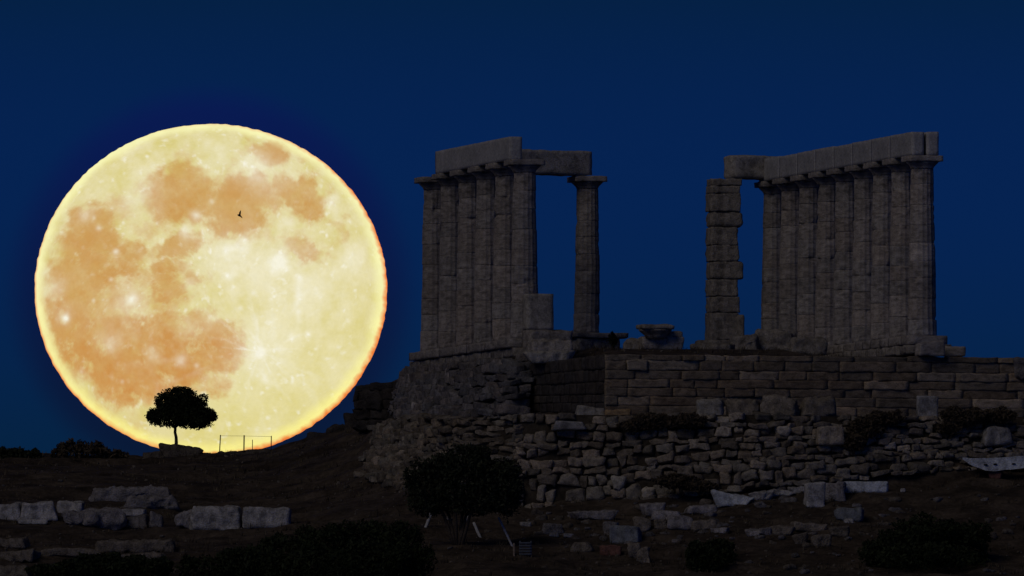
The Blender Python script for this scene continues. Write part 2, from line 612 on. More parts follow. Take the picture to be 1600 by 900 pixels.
# seas: (cx, cy, rx, ry, angle, depth)
SEAS = [
    (421, 247, 31, 18, 12, 1.0), (286, 316, 53, 43, -8, 0.95), (296, 292, 34, 26, 0, 0.8), (380, 322, 44, 34, 0, 1.0), (374, 350, 44, 30, 0, 1.0),
    (392, 300, 44, 20, 8, 0.95), (428, 322, 22, 20, 0, 0.75), (474, 308, 33, 25, 15, 0.95), (486, 330, 24, 22, 30, 0.9), (404, 378, 26, 12, 20, 0.35),
    (476, 399, 24, 14, 15, 0.85), (527, 368, 9, 18, -20, 0.4), (286, 392, 32, 15, -12, 0.9), (298, 385, 16, 10, 0, 0.85), (264, 424, 17, 15, 0, 0.85),
    (268, 456, 26, 22, 10, 0.85), (304, 445, 15, 10, 0, 0.75), (262, 480, 34, 14, 0, 0.5),
    (152, 366, 40, 34, 20, 0.85), (150, 400, 48, 50, 10, 0.9), (190, 415, 46, 30, -10, 0.9), (222, 402, 14, 18, 20, 0.9), (168, 340, 40, 18, -12, 0.55), (135, 440, 48, 40, 30, 0.85),
    (110, 480, 30, 50, 0, 0.75), (150, 480, 60, 34, 0, 0.7), (118, 530, 34, 60, -15, 0.9), (160, 550, 70, 46, 25, 0.95), (200, 585, 66, 38, 12, 1.0), (240, 545, 80, 40, 10, 0.85),
    (300, 520, 58, 26, 8, 0.75), (335, 545, 44, 38, 20, 0.95), (345, 570, 34, 22, 0, 0.9), (280, 570, 60, 36, 0, 0.9), (190, 620, 40, 14, 18, 0.7), (230, 612, 50, 16, 0, 0.75),
    (340, 608, 22, 13, 0, 0.6), (280, 595, 60, 20, 10, 0.65), (164, 644, 7, 5, 40, 0.6), (212, 670, 5, 3, 30, 0.35), (292, 252, 14, 7, 10, 0.35), (479, 258, 7, 5, 30, 0.4), (493, 281, 8, 4, 35, 0.4), (146, 326, 4, 3, 0, 0.7),
    (332, 330, 22, 26, 0, 0.85), (452, 302, 18, 13, 0, 0.8), (262, 402, 20, 12, 0, 0.7), (228, 440, 24, 18, 10, 0.6), (205, 468, 36, 16, 10, 0.55), (286, 424, 14, 14, 0, 0.7), (120, 470, 34, 36, 0, 0.85), (250, 600, 54, 26, 8, 0.9),
    (92, 432, 10, 20, -10, 0.35), (235, 365, 20, 8, 5, 0.35), (538, 345, 5, 4, 0, 0.4), (240, 620, 60, 20, 10, 0.6),
]
maria = np.zeros(len(pp))
prox = np.zeros(len(pp))
for cx, cy, rx, ry, an, dp in SEAS:
    c_, s_ = math.cos(R(an)), math.sin(R(an))
    dx, dy = wp[:, 0] - cx, wp[:, 1] - cy
    e = np.sqrt(((dx * c_ + dy * s_) / (rx * 1.10)) ** 2 + ((-dx * s_ + dy * c_) / (ry * 1.10)) ** 2)
    soft = 0.19 + 2.4 / min(rx, ry)
    m_ = np.clip((1 + soft - e) / (2 * soft), 0, 1)
    m_ = m_ * m_ * (3 - 2 * m_) * dp
    maria = np.maximum(maria, m_)
    prox = np.maximum(prox, np.clip((1 + 14.0 / min(rx, ry) - e) * min(rx, ry) / 14.0, 0, 1) * dp)
blot = np.clip(fbm(pp, 20, 6, 411, 0.68) * 2.6 + 0.1, 0, 1)
maria = np.maximum(maria, prox * blot * 0.62)
maria = maria * (1 - 0.55 * np.clip(fbm(pp, 24, 6, 431, 0.7) * 2.4 - 0.30, 0, 1) * np.clip((py_ - 380) / 120 + (330 - px_) / 400, 0.25, 1))
maria = np.clip(maria + 0.12 * np.clip((330 - px_) / 160, 0, 1) * np.clip((py_ - 300) / 80, 0, 1), 0, 1)
band = 4 * np.clip(maria, 0, 1) * (1 - np.clip(maria, 0, 1))
maria = np.clip(maria + (0.16 + 0.42 * band) * fbm(pp, 17, 6, 512, 0.72) * np.clip(prox * 2, 0, 1), 0, 1)
maria *= 0.90 + 0.30 * fbm(pp, 34, 6, 12, 0.65)
# bright craters and rays: (cx, cy, r, strength)
BR = [(412, 560, 9, 1.0), (412, 558, 34, 0.45), (422, 600, 8, 0.7), (214, 478, 7, 1.0), (212, 482, 26, 0.75), (108, 503, 5, 1.0), (104, 496, 12, 0.6), (188, 403, 4, 0.8), (180, 446, 3, 0.6),
      (312, 348, 7, 0.8), (297, 373, 9, 0.75), (336, 326, 4, 0.5), (386, 396, 12, 0.8), (436, 418, 16, 0.7), (447, 424, 12, 0.6), (364, 444, 7, 0.6), (472, 445, 5, 0.6), (472, 470, 6, 0.5), (470, 496, 4, 0.5), (401, 468, 4, 0.7), (552, 418, 14, 0.5),
      (520, 320, 10, 0.5), (460, 360, 10, 0.4), (360, 404, 10, 0.5), (398, 268, 26, 0.5), (345, 250, 30, 0.4), (430, 284, 30, 0.3), (355, 415, 40, 0.25), (460, 535, 6, 0.5), (486, 531, 5, 0.7), (381, 492, 4, 0.5),
      (172, 540, 16, 0.55), (184, 548, 12, 0.4), (248, 560, 10, 0.55), (288, 572, 8, 0.6), (300, 525, 16, 0.4), (313, 580, 4, 0.5), (140, 340, 12, 0.5), (230, 310, 26, 0.35), (205, 330, 20, 0.35), (92, 455, 14, 0.4), (250, 690, 30, 0.3), (132, 585, 3, 0.4), (196, 603, 3, 0.4), (335, 505, 22, 0.35), (300, 455, 10, 0.3), (160, 365, 4, 0.5), (152, 348, 3, 0.5)]
bright = np.zeros(len(pp))
for cx, cy, r_, st in BR:
    w_ = pp if r_ < 8 else pp + warp * 10
    d2 = ((w_[:, 0] - cx) ** 2 + (w_[:, 1] - cy) ** 2) / (r_ * r_)
    bright = bright + st * np.exp(-d2 * 0.9) * (0.55 if (r_ > 9 and cx < 350 and cy > 470) else 1.0)
ta = np.arctan2(pp[:, 1] - 558, pp[:, 0] - 412)
td = np.hypot(pp[:, 0] - 412, pp[:, 1] - 558)
ray = np.clip(fbm(np.c_[np.cos(ta), np.sin(ta), td * 0.004], 0.10, 3, 51) * 1.6 - 0.12, 0, 1) * np.exp(-td / 130.0)
bright += ray * 0.55
for a0, x0, x1, st in [(470, 400, 540, 0.30), (428, 430, 560, 0.2), (505, 440, 540, 0.15), (395, 440, 540, 0.15), (540, 430, 500, 0.15)]:
    bright += st * np.exp(-((pp[:, 0] - a0 - (pp[:, 1] - 470) * (470 - a0) * 0.0018 + 4 * warp[:, 0]) / 4.5) ** 2) * np.clip((pp[:, 1] - x0) / 30, 0, 1) * np.clip((x1 - pp[:, 1]) / 30, 0, 1)
spk = np.clip(fbm(pp, 9, 3, 91) - 0.30, 0, 1) * 2.0
for cx, cy, r_, st in ((440, 430, 55, .32), (415, 562, 46, .38), (350, 412, 42, .22), (480, 470, 50, .2)):
    bright += st * np.exp(-((pp[:, 0] - cx) ** 2 + (pp[:, 1] - cy) ** 2) / r_ ** 2) * (0.8 + 0.9 * fbm(pp, 16, 5, 611))
bright += spk * (1 - 0.92 * np.clip(maria, 0, 1))
bright = np.clip(bright * (0.75 + 0.5 * fbm(pp, 12, 4, 201)), 0, 1.1)
mott = np.clip(0.46 + 1.0 * fbm(pp, 40, 6, 63, 0.66) + 0.42 * np.exp(-(((px_ - 430) / 110) ** 2 + ((py_ - 480) / 130) ** 2)), 0, 1)
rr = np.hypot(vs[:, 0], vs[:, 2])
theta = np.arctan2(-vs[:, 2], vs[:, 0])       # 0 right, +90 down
rimw = 0.085 + 0.045 * np.cos(theta - R(225)) + 0.05 * np.cos(theta - R(50)) + 0.03 * fbm(pp, 50, 4, 301)  # overexposure glare, painted into the colour of the moon's rim
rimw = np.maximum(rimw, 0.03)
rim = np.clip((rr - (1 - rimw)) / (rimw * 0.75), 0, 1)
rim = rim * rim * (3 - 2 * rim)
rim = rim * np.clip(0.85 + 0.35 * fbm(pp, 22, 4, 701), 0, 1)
edge = np.clip((rr - 0.974 + 0.010 * fbm(pp, 6, 2, 44)) / 0.026, 0, 1) * np.clip(0.62 + 0.75 * np.cos(theta - R(28)), 0, 1)  # orange lens fringe, painted along the right and lower edge
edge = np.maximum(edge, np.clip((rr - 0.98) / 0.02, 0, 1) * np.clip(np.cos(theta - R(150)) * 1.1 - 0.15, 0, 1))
low = np.clip((py_ - 420) / 270, 0, 1)  # reddening by low air, painted into the moon's lower part
mb = MB()
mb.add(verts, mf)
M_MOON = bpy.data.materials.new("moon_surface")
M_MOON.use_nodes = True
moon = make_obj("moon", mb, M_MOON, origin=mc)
me = moon.data
for nm, cols in (("seas", np.c_[maria, bright, mott, np.ones(len(pp))]), ("limb_glow", np.c_[rim, edge, low, np.ones(len(pp))])):
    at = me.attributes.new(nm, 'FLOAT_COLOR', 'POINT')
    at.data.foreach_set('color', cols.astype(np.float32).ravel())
tag(moon, "huge full golden moon with orange seas rising behind the hill", "moon")


def lin(r, g, b):
    f = lambda c: (c / 255) / 12.92 if c / 255 <= 0.04045 else ((c / 255 + 0.055) / 1.055) ** 2.4
    return (f(r), f(g), f(b), 1)


t = M_MOON.node_tree
for n in list(t.nodes):
    t.nodes.remove(n)
mo = N(t, 'ShaderNodeOutputMaterial')
em = N(t, 'ShaderNodeEmission')
t.links.new(em.outputs[0], mo.inputs[0])
a1 = N(t, 'ShaderNodeAttribute', attribute_name='seas')
a2 = N(t, 'ShaderNodeAttribute', attribute_name='limb_glow')
s1 = N(t, 'ShaderNodeSeparateColor')
s2 = N(t, 'ShaderNodeSeparateColor')
t.links.new(a1.outputs['Color'], s1.inputs[0])
t.links.new(a2.outputs['Color'], s2.inputs[0])


def mixc(fac, a, b):
    n = N(t, 'ShaderNodeMix', data_type='RGBA')
    for sock, val in ((n.inputs[0], fac), (n.inputs[6], a), (n.inputs[7], b)):
        if isinstance(val, (tuple, float)):
            sock.default_value = val
        else:
            t.links.new(val, sock)
    return n.outputs[2]


ntc = N(t, 'ShaderNodeTexCoord')
nsc = N(t, 'ShaderNodeVectorMath', operation='SCALE')
nsc.inputs['Scale'].default_value = 1.0 / MRX
t.links.new(ntc.outputs['Object'], nsc.inputs[0])
fn = N(t, 'ShaderNodeTexNoise')
fn.inputs['Scale'].default_value = 42.0
fn.inputs['Detail'].default_value = 5
fn.inputs['Roughness'].default_value = 0.7
t.links.new(nsc.outputs[0], fn.inputs['Vector'])
fr = N(t, 'ShaderNodeMapRange')
fr.inputs['From Min'].default_value = 0.3
fr.inputs['From Max'].default_value = 0.7
fr.inputs['To Min'].default_value = 0.965
fr.inputs['To Max'].default_value = 1.035
t.links.new(fn.outputs['Fac'], fr.inputs['Value'])
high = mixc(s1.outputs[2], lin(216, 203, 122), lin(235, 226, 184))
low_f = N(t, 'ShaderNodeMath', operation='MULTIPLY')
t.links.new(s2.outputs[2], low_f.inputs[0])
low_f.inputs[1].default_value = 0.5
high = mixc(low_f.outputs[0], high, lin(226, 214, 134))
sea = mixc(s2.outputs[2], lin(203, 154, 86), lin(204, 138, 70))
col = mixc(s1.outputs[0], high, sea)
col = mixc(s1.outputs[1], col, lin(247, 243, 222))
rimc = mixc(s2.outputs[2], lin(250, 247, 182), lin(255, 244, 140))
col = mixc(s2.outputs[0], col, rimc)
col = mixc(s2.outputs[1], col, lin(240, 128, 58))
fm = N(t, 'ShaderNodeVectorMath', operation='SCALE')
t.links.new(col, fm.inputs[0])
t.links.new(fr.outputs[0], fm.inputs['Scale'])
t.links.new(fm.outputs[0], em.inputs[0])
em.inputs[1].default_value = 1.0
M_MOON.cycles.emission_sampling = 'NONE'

# faint violet halo round the moon, painted into the sky colour
mdv = (Vector(mc) - Vector((0, 0, CZ))).normalized()
w_dot = N(wt, 'ShaderNodeVectorMath', operation='DOT_PRODUCT')
w_nrm = N(wt, 'ShaderNodeVectorMath', operation='NORMALIZE')
wt.links.new(w_tc.outputs['Generated'], w_nrm.inputs[0])
wt.links.new(w_nrm.outputs[0], w_dot.inputs[0])
w_dot.inputs[1].default_value = mdv
w_m2 = N(wt, 'ShaderNodeMapRange', interpolation_type='SMOOTHSTEP')
w_m2.inputs['From Min'].default_value = math.cos(R(0.91))
w_m2.inputs['From Max'].default_value = math.cos(R(0.74))
w_m2.inputs['To Max'].default_value = 0.55
wt.links.new(w_dot.outputs['Value'], w_m2.inputs['Value'])
w_gl = N(wt, 'ShaderNodeMix', data_type='RGBA')
wt.links.new(w_m2.outputs[0], w_gl.inputs[0])
wt.links.new(w_ramp.outputs[2], w_gl.inputs[6])
w_gl.inputs[7].default_value = (0.06, 0.13, 5.0, 1)
wt.links.new(w_gl.outputs[2], w_mul.inputs[7])

# ------------------------------------------------------------------ the ruined temple
R1 = P(1441, 500, 455)
L1 = P(819, 500, 457.6)
SP = 2.52
SPR = 2.34
R9 = R1 + V * SPR * 8
temple = empty("ruined_temple", flat((R1 + L1) / 2 + V * 8, Z_STY))
tag(temple, "ruined marble temple with two rows of columns on the stone terrace", "temple")


def column(base, ztop, name_label=None, drums=9, r0=0.50, r1=0.39, seed=0, worn=0.02, tone=1.0, pale=None):
    """fluted shaft of drums as one mesh, with echinus and abacus as its children."""
    rs = random.Random(seed)
    zb = base[2]
    H = ztop - zb
    cap = 0.44
    Hs = H - cap
    seg = 112
    mb = MB()
    cuts = [0.0]
    for i in range(drums):
        cuts.append(cuts[-1] + rs.uniform(0.8, 1.2))
    cuts = [c / cuts[-1] * Hs for c in cuts]
    fl0 = rs.uniform(0, 0.39)
    for i in range(drums):
        z0, z1 = cuts[i], cuts[i + 1]
        offx, offy = rs.gauss(0, 0.008), rs.gauss(0, 0.008)
        tn = tone * rs.uniform(0.82, 1.08) * (1.4 if i == pale else 1.0)
        warm = rs.uniform(-0.03, 0.04)
        tint = (tn * (1 + warm), tn, tn * (1 - warm))
        rings = []
        zz = [0.0, 0.012, 0.045] + [f * (z1 - z0) for f in (0.2, 0.4, 0.6, 0.8)] + [z1 - z0 - 0.045, z1 - z0 - 0.012, z1 - z0]
        for k, dz in enumerate(zz):
            z = z0 + dz
            tt = z / Hs
            rad = r0 + (r1 - r0) * (tt ** 1.15)
            inset = 1.0 if 2 <= k <= len(zz) - 3 else (0.994 if k in (1, len(zz) - 2) else 0.965)
            for q in range(seg):
                an = 2 * math.pi * q / seg
                fl = ((an + fl0) * 16 / (2 * math.pi)) % 1.0
                dep = 0.052 * (1 - (2 * fl - 1) ** 2)
                rq = rad * inset * (1 - dep)
                rings.append((offx + rq * math.cos(an), offy + rq * math.sin(an), z))
        rg = np.array(rings)
        wn = fbm(rg + seed * 9.1 + i * 0.01, 0.22, 3, seed + 40)
        ch = np.clip(fbm(rg * [1, 1, 1.6] + seed * 3.3, 0.38, 3, seed + 140) - 0.16, 0, 1)
        edge_ = np.minimum(np.abs(rg[:, 2] - z0), np.abs(rg[:, 2] - z1))
        ed = np.exp(-edge_ / 0.10)
        sc = 1 - (worn * (0.4 + 0.6 * np.abs(wn)) * 1.5 + ch * (0.16 + 0.42 * ed)) / 1.0
        rg[:, 0] *= sc
        rg[:, 1] *= sc
        fs = []
        n_ = len(zz)
        for k in range(n_ - 1):
            for q in range(seg):
                q2 = (q + 1) % seg
                fs.append((k * seg + q, k * seg + q2, (k + 1) * seg + q2, (k + 1) * seg + q))
        fs.append(tuple(range(seg - 1, -1, -1)))
        fs.append(tuple((n_ - 1) * seg + q for q in range(seg)))
        mb.add(rg + base, fs, tint)
    shaft = make_obj("column", mb, M_MARBLE, temple, origin=base)
    if name_label:
        shaft['label'] = name_label
    # echinus: a lathe that swells out under the abacus
    prof = [(r1 * 0.985, 0.0), (r1 * 1.0, 0.03), (r1 * 1.04, 0.05), (r1 * 1.04, 0.065), (r1 * 1.13, 0.11), (r1 * 1.27, 0.16), (r1 * 1.38, 0.20), (r1 * 1.42, 0.225), (r1 * 1.39, 0.24)]
    sg = 40
    rv = np.array([(r_ * math.cos(2 * math.pi * q / sg), r_ * math.sin(2 * math.pi * q / sg), z) for r_, z in prof for q in range(sg)])
    w_ = 1 + 0.03 * fbm(rv + seed * 2.2, 0.2, 3, seed + 7)
    rv[:, 0] *= w_
    rv[:, 1] *= w_
    fs = []
    for k in range(len(prof) - 1):
        for q in range(sg):
            fs.append((k * sg + q, k * sg + (q + 1) % sg, (k + 1) * sg + (q + 1) % sg, (k + 1) * sg + q))
    fs.append(tuple(range(sg - 1, -1, -1)))
    fs.append(tuple((len(prof) - 1) * sg + q for q in range(sg)))
    cb = MB().add(rv + base + UP * (Hs + 0.001), fs, rs.uniform(0.8, 1.0) * tone)
    make_obj("echinus", cb, M_MARBLE, shaft, origin=base + UP * Hs)
    ab = MB()
    rough_box(ab, base + UP * (Hs + 0.242 + 0.098), (1.17, 1.17, 0.20), ax=U, seg=(12, 12, 4), r=0.012, amp=rs.uniform(0.006, 0.022), nscale=0.25, tint=rs.uniform(0.85, 1.05) * tone)
    make_obj("abacus", ab, M_MARBLE, shaft, origin=base + UP * (Hs + 0.242))
    return shaft


for i in range(9):
    b = flat(R1 + V * SPR * i, Z_STY)
    column(b, Z_CAP, "nearest column of the right row with one paler drum" if i == 0 else None, seed=i + 1, worn=0.02, tone=1.08 - 0.018 * i, pale=4 if i == 0 else None)
for i in range(6):
    b = flat(L1 + V * SP * i, Z_STY)
    column(b, Z_CAP, "outermost left column standing bare of any beam" if i == 5 else None, seed=i + 21, worn=0.016, tone=1.0 - 0.02 * i)
Z_PRO = pz(519.5, 471.3)
LONE = R9 - U * 6.82
column(flat(LONE, Z_PRO), pz(275.5, 471.3), "lone column standing apart between the two rows", drums=8, r0=0.47, r1=0.385, seed=44, worn=0.014, tone=0.95)


def wall_block(mbx, p0, p1, z0, z1, th, side=0.0, seg=None, r=0.03, amp=0.012, tint=1.0, nscale=0.35, skew=0.0):
    p0, p1 = np.asarray(p0, float), np.asarray(p1, float)
    d = p1 - p0
    d[2] = 0
    L = np.linalg.norm(d)
    d /= L
    nrm = np.cross(d, UP)
    c = (p0 + p1) / 2 + nrm * side
    c[2] = (z0 + z1) / 2
    if seg is None:
        seg = (max(4, int(L / 0.16)), 4, max(4, int((z1 - z0) / 0.1)))
    rough_box(mbx, c, (L, th, z1 - z0), ax=d, seg=seg, r=r, amp=amp, tint=tint, nscale=nscale, skew=skew)
    return mbx


ZB = Z_CAP + 0.004
# architraves of the two rows: a pair of beams side by side, one block per bay
HB = 0.80
for i in range(8):
    p0, p1 = R1 + V * (SPR * i + 0.001), R1 + V * (SPR * (i + 1) - 0.001)
    if i == 0:
        p0 = R1 - V * 0.42
    if i == 7:
        p1 = R9 + V * 0.30
    top = HB * (1.0 - 0.008 * (i % 3)) - (0.03 if i in (3, 6) else 0)
    m_ = MB()
    wall_block(m_, p0, p1, ZB, ZB + top, 0.42, side=-0.26, amp=0.008, r=0.006, tint=1.0 - 0.02 * (i % 2))
    make_obj("architrave_block", m_, M_BEAM, temple)
    m_ = MB()
    wall_block(m_, p0 - V * (0.05 if i == 0 else 0), p1, ZB, ZB + top - 0.02 + (0.03 if i == 0 else 0), 0.42, side=0.25, amp=0.014, tint=1.1 if i == 0 else 0.95)
    make_obj("architrave_block", m_, M_BEAMW if i else M_BEAM, temple)
m_ = MB()
wall_block(m_, L1 + V * 0.12, L1 + V * (SP * 4 + 0.48), ZB, ZB + HB, 0.44, side=-0.26, amp=0.006, r=0.01)
make_obj("architrave_block", m_, M_BEAM, temple)
for i in range(1, 4):
    p0, p1 = L1 + V * (SP * i + 0.05), L1 + V * (SP * (i + 1) - 0.001 + (0.48 if i == 3 else 0))
    m_ = MB()
    wall_block(m_, p0, p1, ZB, ZB + HB - 0.03, 0.42, side=0.25, amp=0.014, tint=0.95)
    make_obj("architrave_block", m_, M_BEAMW, temple)
# cross beams over the porch
x5 = L1 + V * SP * 4.6
e0 = P(712, 250, 468.8)
e1 = P(918, 250, 471.3)
m_ = MB()
wall_block(m_, flat(e0, 0), flat(e1, 0), pz(275.3, 471.3), pz(236, 471.0), 0.75, amp=0.025, r=0.05, nscale=0.3)
o = make_obj("cross_beam", m_, M_BEAMW, temple)
o['label'] = "rough cross beam reaching from the left row to the lone column"
e0 = P(1137, 250, 472.4)
e1 = P(1222, 250, 473.4)
m_ = MB()
wall_block(m_, flat(e0, 0), flat(e1, 0), pz(279.7, 472.6), pz(243, 472.6), 0.75, amp=0.03, r=0.11, nscale=0.35)
o = make_obj("cross_beam", m_, M_BEAMW, temple)
o['label'] = "worn cross beam with a rounded corner on the square pier"
# anta pier of stacked worn blocks, px boxes at the pier's depth
pier = empty("anta_pier", P(1131, 532, 472.7), temple)
PB = [(1108, 1155, 280, 291, 0.012), (1107, 1152, 291.1, 303, .012), (1106.5, 1153.5, 303.1, 331, .012), (1106, 1157.5, 331.1, 356, .16), (1107, 1148, 356.1, 384, .012), (1107, 1150, 384.1, 409, .012),
      (1107, 1158, 409.1, 437, .07), (1107, 1148, 437.1, 464, .012), (1107, 1152, 464.1, 489, .02), (1106, 1150, 489.1, 532, .012)]
for x0, x1, y0, y1, r_ in PB:
    p0, p1 = P(x0, y1, 472.5), P(x1, y1, 472.7)
    m_ = MB()
    wall_block(m_, flat(p0, 0), flat(p1, 0), pz(y1, 472.6), pz(y0, 472.6), 0.95, r=r_, amp=0.03, nscale=0.16, seg=(14, 8, max(4, int((y1 - y0) / 2.5))), tint=rng.uniform(0.96, 1.05))
    make_obj("pier_block", m_, M_PIER, pier)
m_ = MB()
wall_block(m_, flat(P(1151, 500, 472.4), 0), flat(P(1163, 500, 472.4), 0), pz(532, 472.5), pz(492, 472.5), 0.6, r=0.08, amp=0.04, seg=(4, 5, 8), tint=0.9)
make_obj("pier_block", m_, M_PIER, pier)
# wall stump beside the near left column
m_ = MB()
c0, c1 = P(819, 500, 456.6), P(863, 500, 456.85)
wall_block(m_, flat(c0, 0), flat(c1, 0), pz(516, 456.7), pz(459, 456.7), 0.5, r=0.03, amp=0.02, tint=0.9)
o = make_obj("wall_stump", m_, M_BEAMW, temple)
o['label'] = "square grey wall stump beside the nearest left column"
m_ = MB()
wall_block(m_, flat(P(822, 500, 456.3), 0), flat(P(888, 500, 456.8), 0), pz(556, 456.6), pz(516.4, 456.6), 0.9, r=0.05, amp=0.05)
make_obj("stump_footing", m_, M_PIER, temple)
# floor courses under each row and under the porch
def course(name, p0, p1, z0, z1, th, lo, hi, mat, label=None, side=0.0, amp=0.025):
    d = p1 - p0
    d[2] = 0
    L = np.linalg.norm(d)
    d /= L
    m_ = MB()
    s = 0.0
    while s < L - 0.2:
        l = min(rng.uniform(lo, hi), L - s)
        if L - s - l < 0.3:
            l = L - s
        wall_block(m_, p0 + d * (s + 0.006), p0 + d * (s + l - 0.006), z0 + rng.uniform(-.01, .01), z1 - rng.uniform(0, .02), th * rng.uniform(0.96, 1.03), side=side,
                   amp=amp, r=0.04, seg=(max(4, int(l / 0.2)), 5, 4), tint=rng.uniform(0.8, 1.12))
        s += l
    o = make_obj(name, m_, mat, temple)
    if label:
        o['label'] = label
    return o


course("floor_course", L1 - V * 0.75, L1 + V * (SP * 5 + 0.8), Z_STY - 0.33, Z_STY - 0.003, 1.45, 1.6, 2.6, M_MARBLE, side=0.0)
course("step_course", L1 - V * 1.0, L1 + V * (SP * 5 + 1.2), Z_STY - 0.66, Z_STY - 0.335, 1.25, 0.9, 1.8, M_PIER, side=0.0, amp=0.05)
course("floor_course", R1 - V * 0.75, R1 + V * (SPR * 8 + 0.8), Z_STY - 0.32, Z_STY - 0.003, 1.35, 1.0, 1.5, M_MARBLE)
course("step_course", R1 - V * 0.85, R1 + V * (SPR * 8 + 0.8), Z_STY - 0.66, Z_STY - 0.325, 1.6, 0.9, 1.8, M_PIER, amp=0.06)
pq0, pq1 = P(881, 520, 470.7), P(968, 520, 471.9)
course("porch_slab", flat(pq0, 0), flat(pq1, 0), pz(529, 471.3), Z_PRO - 0.003, 1.3, 1.0, 1.9, M_PIER, amp=0.03)
course("porch_footing", flat(P(888, 520, 470.8), 0), flat(P(956, 520, 471.8), 0), pz(560, 471.3), pz(529.3, 471.3), 1.15, 0.5, 0.9, M_PIER, amp=0.05)
course("porch_footing", flat(P(1098, 520, 472.2), 0), flat(P(1240, 520, 473.6), 0), pz(556, 472.5), pz(531.8, 472.5), 1.6, 0.6, 1.2, M_PIER, amp=0.05)


# ------------------------------------------------------------------ masonry sheets
def masonry(name, quad, rowh, lenr, depth, mat, label, cat, nu=1, rough=0.3, amp=0.03, gap=0.012, recess=0.1, missing=0.05, seed=1, tintr=(0.75, 1.2), pale=0.0, seg=(4, 3, 4), ashlar=False, fill=True, parent=None, topjit=0.0):
    """stones laid in uneven rows over a curved sheet: quad = list of (bottom point, top point)."""
    rs = random.Random(seed)
    bots = [np.asarray(q[0], float) for q in quad]
    tops = [np.asarray(q[1], float) for q in quad]
    sl = [0.0]
    for i in range(1, len(bots)):
        sl.append(sl[-1] + np.linalg.norm(((bots[i] + tops[i]) - (bots[i - 1] + tops[i - 1])) / 2))
    L = sl[-1]

    def at(s, tt):
        s = min(max(s, 0), L)
        i = 0
        while i < len(sl) - 2 and s > sl[i + 1]:
            i += 1
        k = (s - sl[i]) / (sl[i + 1] - sl[i])
        b = bots[i] * (1 - k) + bots[i + 1] * k
        tp = tops[i] * (1 - k) + tops[i + 1] * k
        return b * (1 - tt) + tp * tt
    Hm = np.mean([np.linalg.norm(tops[i] - bots[i]) for i in range(len(bots))])
    m_ = MB()
    hh = 0.0
    row = 0
    while hh < Hm - 0.05:
        h = rs.uniform(*rowh)
        if Hm - hh - h < rowh[0] * 0.6:
            h = Hm - hh
        t0, t1 = hh / Hm, min(1.0, (hh + h) / Hm)
        s = -rs.uniform(0, lenr[0])
        while s < L:
            l = rs.uniform(*lenr)
            s_a, s_b = max(s, 0.0), min(s + l, L)
            s_next = s + l
            l = s_b - s_a
            sm = (s_a + s_b) / 2
            if l > 0.14:
                tm = (t0 + t1) / 2 + (0 if ashlar else rs.uniform(-0.25, 0.25) * (t1 - t0))
                c = at(sm, tm)
                dx = at(sm + 0.2, tm) - at(sm - 0.2, tm)
                dx[2] *= 0.4
                dx /= np.linalg.norm(dx)
                nrm = np.cross(dx, UP)
                nrm /= np.linalg.norm(nrm)
                hz = np.linalg.norm(at(sm, t1) - at(sm, t0))
                hv = abs(at(sm, t1)[2] - at(sm, t0)[2])
                hz = max(hv, 0.6 * hz)
                if rs.random() > missing:
                    ll = l - gap
                    h2 = hz - gap
                    if not ashlar:
                        ll *= rs.uniform(0.85, 1.04)
                        h2 *= rs.uniform(0.75, 1.06)
                    dp = depth * rs.uniform(0.85, 1.15)
                    off = rs.uniform(-0.5, 0.5) * recess
                    tn = rs.uniform(*tintr)
                    if rs.random() < pale:
                        tn *= rs.uniform(1.35, 1.9)
                    wv = rs.uniform(-0.06, 0.06)
                    az = UP + (0 if ashlar else 1) * np.array([rs.uniform(-.18, .18), rs.uniform(-.15, .15), 0])
                    rough_box(m_, c + nrm * (off - depth * 0.5 + 0.05) + UP * (rs.uniform(-topjit, 0) if t1 > 0.99 else 0), (ll, dp, h2), ax=dx + (0 if ashlar else 1) * np.array([0, 0, rs.uniform(-.14, .14)]), az=az, seg=seg,
                              r=rough * min(ll, h2, dp) * rs.uniform(0.6, 1.2), amp=amp, nscale=0.28, tint=(tn * (1 + wv), tn, tn * (1 - wv)), skew=0.0 if ashlar else 0.16)
            s = s_next
        hh += h
        row += 1
    o = make_obj(name, m_, mat, parent)
    if parent is None:
        tag(o, label, cat)
    if fill:
        fb = MB()
        ns, nt = max(6, int(L / 0.4)), 8
        gv = []
        for i in range(ns + 1):
            for j in range(nt + 1):
                s_ = L * i / ns
                c = at(s_, j / nt)
                dx = at(s_ + 0.2, 0.5) - at(s_ - 0.2, 0.5)
                nrm = np.cross(dx, UP)
                nrm /= np.linalg.norm(nrm)
                gv.append(c - nrm * (depth * 0.42))
        gv = np.array(gv)
        gv = gv + np.c_[0.05 * fbm(gv, 0.6, 3, 5), 0.05 * fbm(gv, 0.6, 3, 6), 0 * gv[:, 0]]
        ff = [(i * (nt + 1) + j, (i + 1) * (nt + 1) + j, (i + 1) * (nt + 1) + j + 1, i * (nt + 1) + j + 1) for i in range(ns) for j in range(nt)]
        fb.add(gv, ff)
        make_obj("earth_fill", fb, M_FILL, o)
    return o


# ashlar terrace wall: front face
ea = OC + U * 15.6
zA0 = pz(662, 450)
qa = [(flat(OC, zA0), flat(OC, Z_PLAT)), (flat(ea, zA0), flat(ea, Z_PLAT))]
ash = masonry("ashlar_wall", qa, (0.27, 0.36), (0.7, 2.0), 0.5, M_ASHLAR, "long brown wall of flat squared stone courses below the columns", "wall",
              ashlar=True, rough=0.025, amp=0.026, gap=0.002, recess=0.05, missing=0.012, seed=8, tintr=(0.70, 1.05), pale=0.12, seg=(10, 3, 5), topjit=0.02)
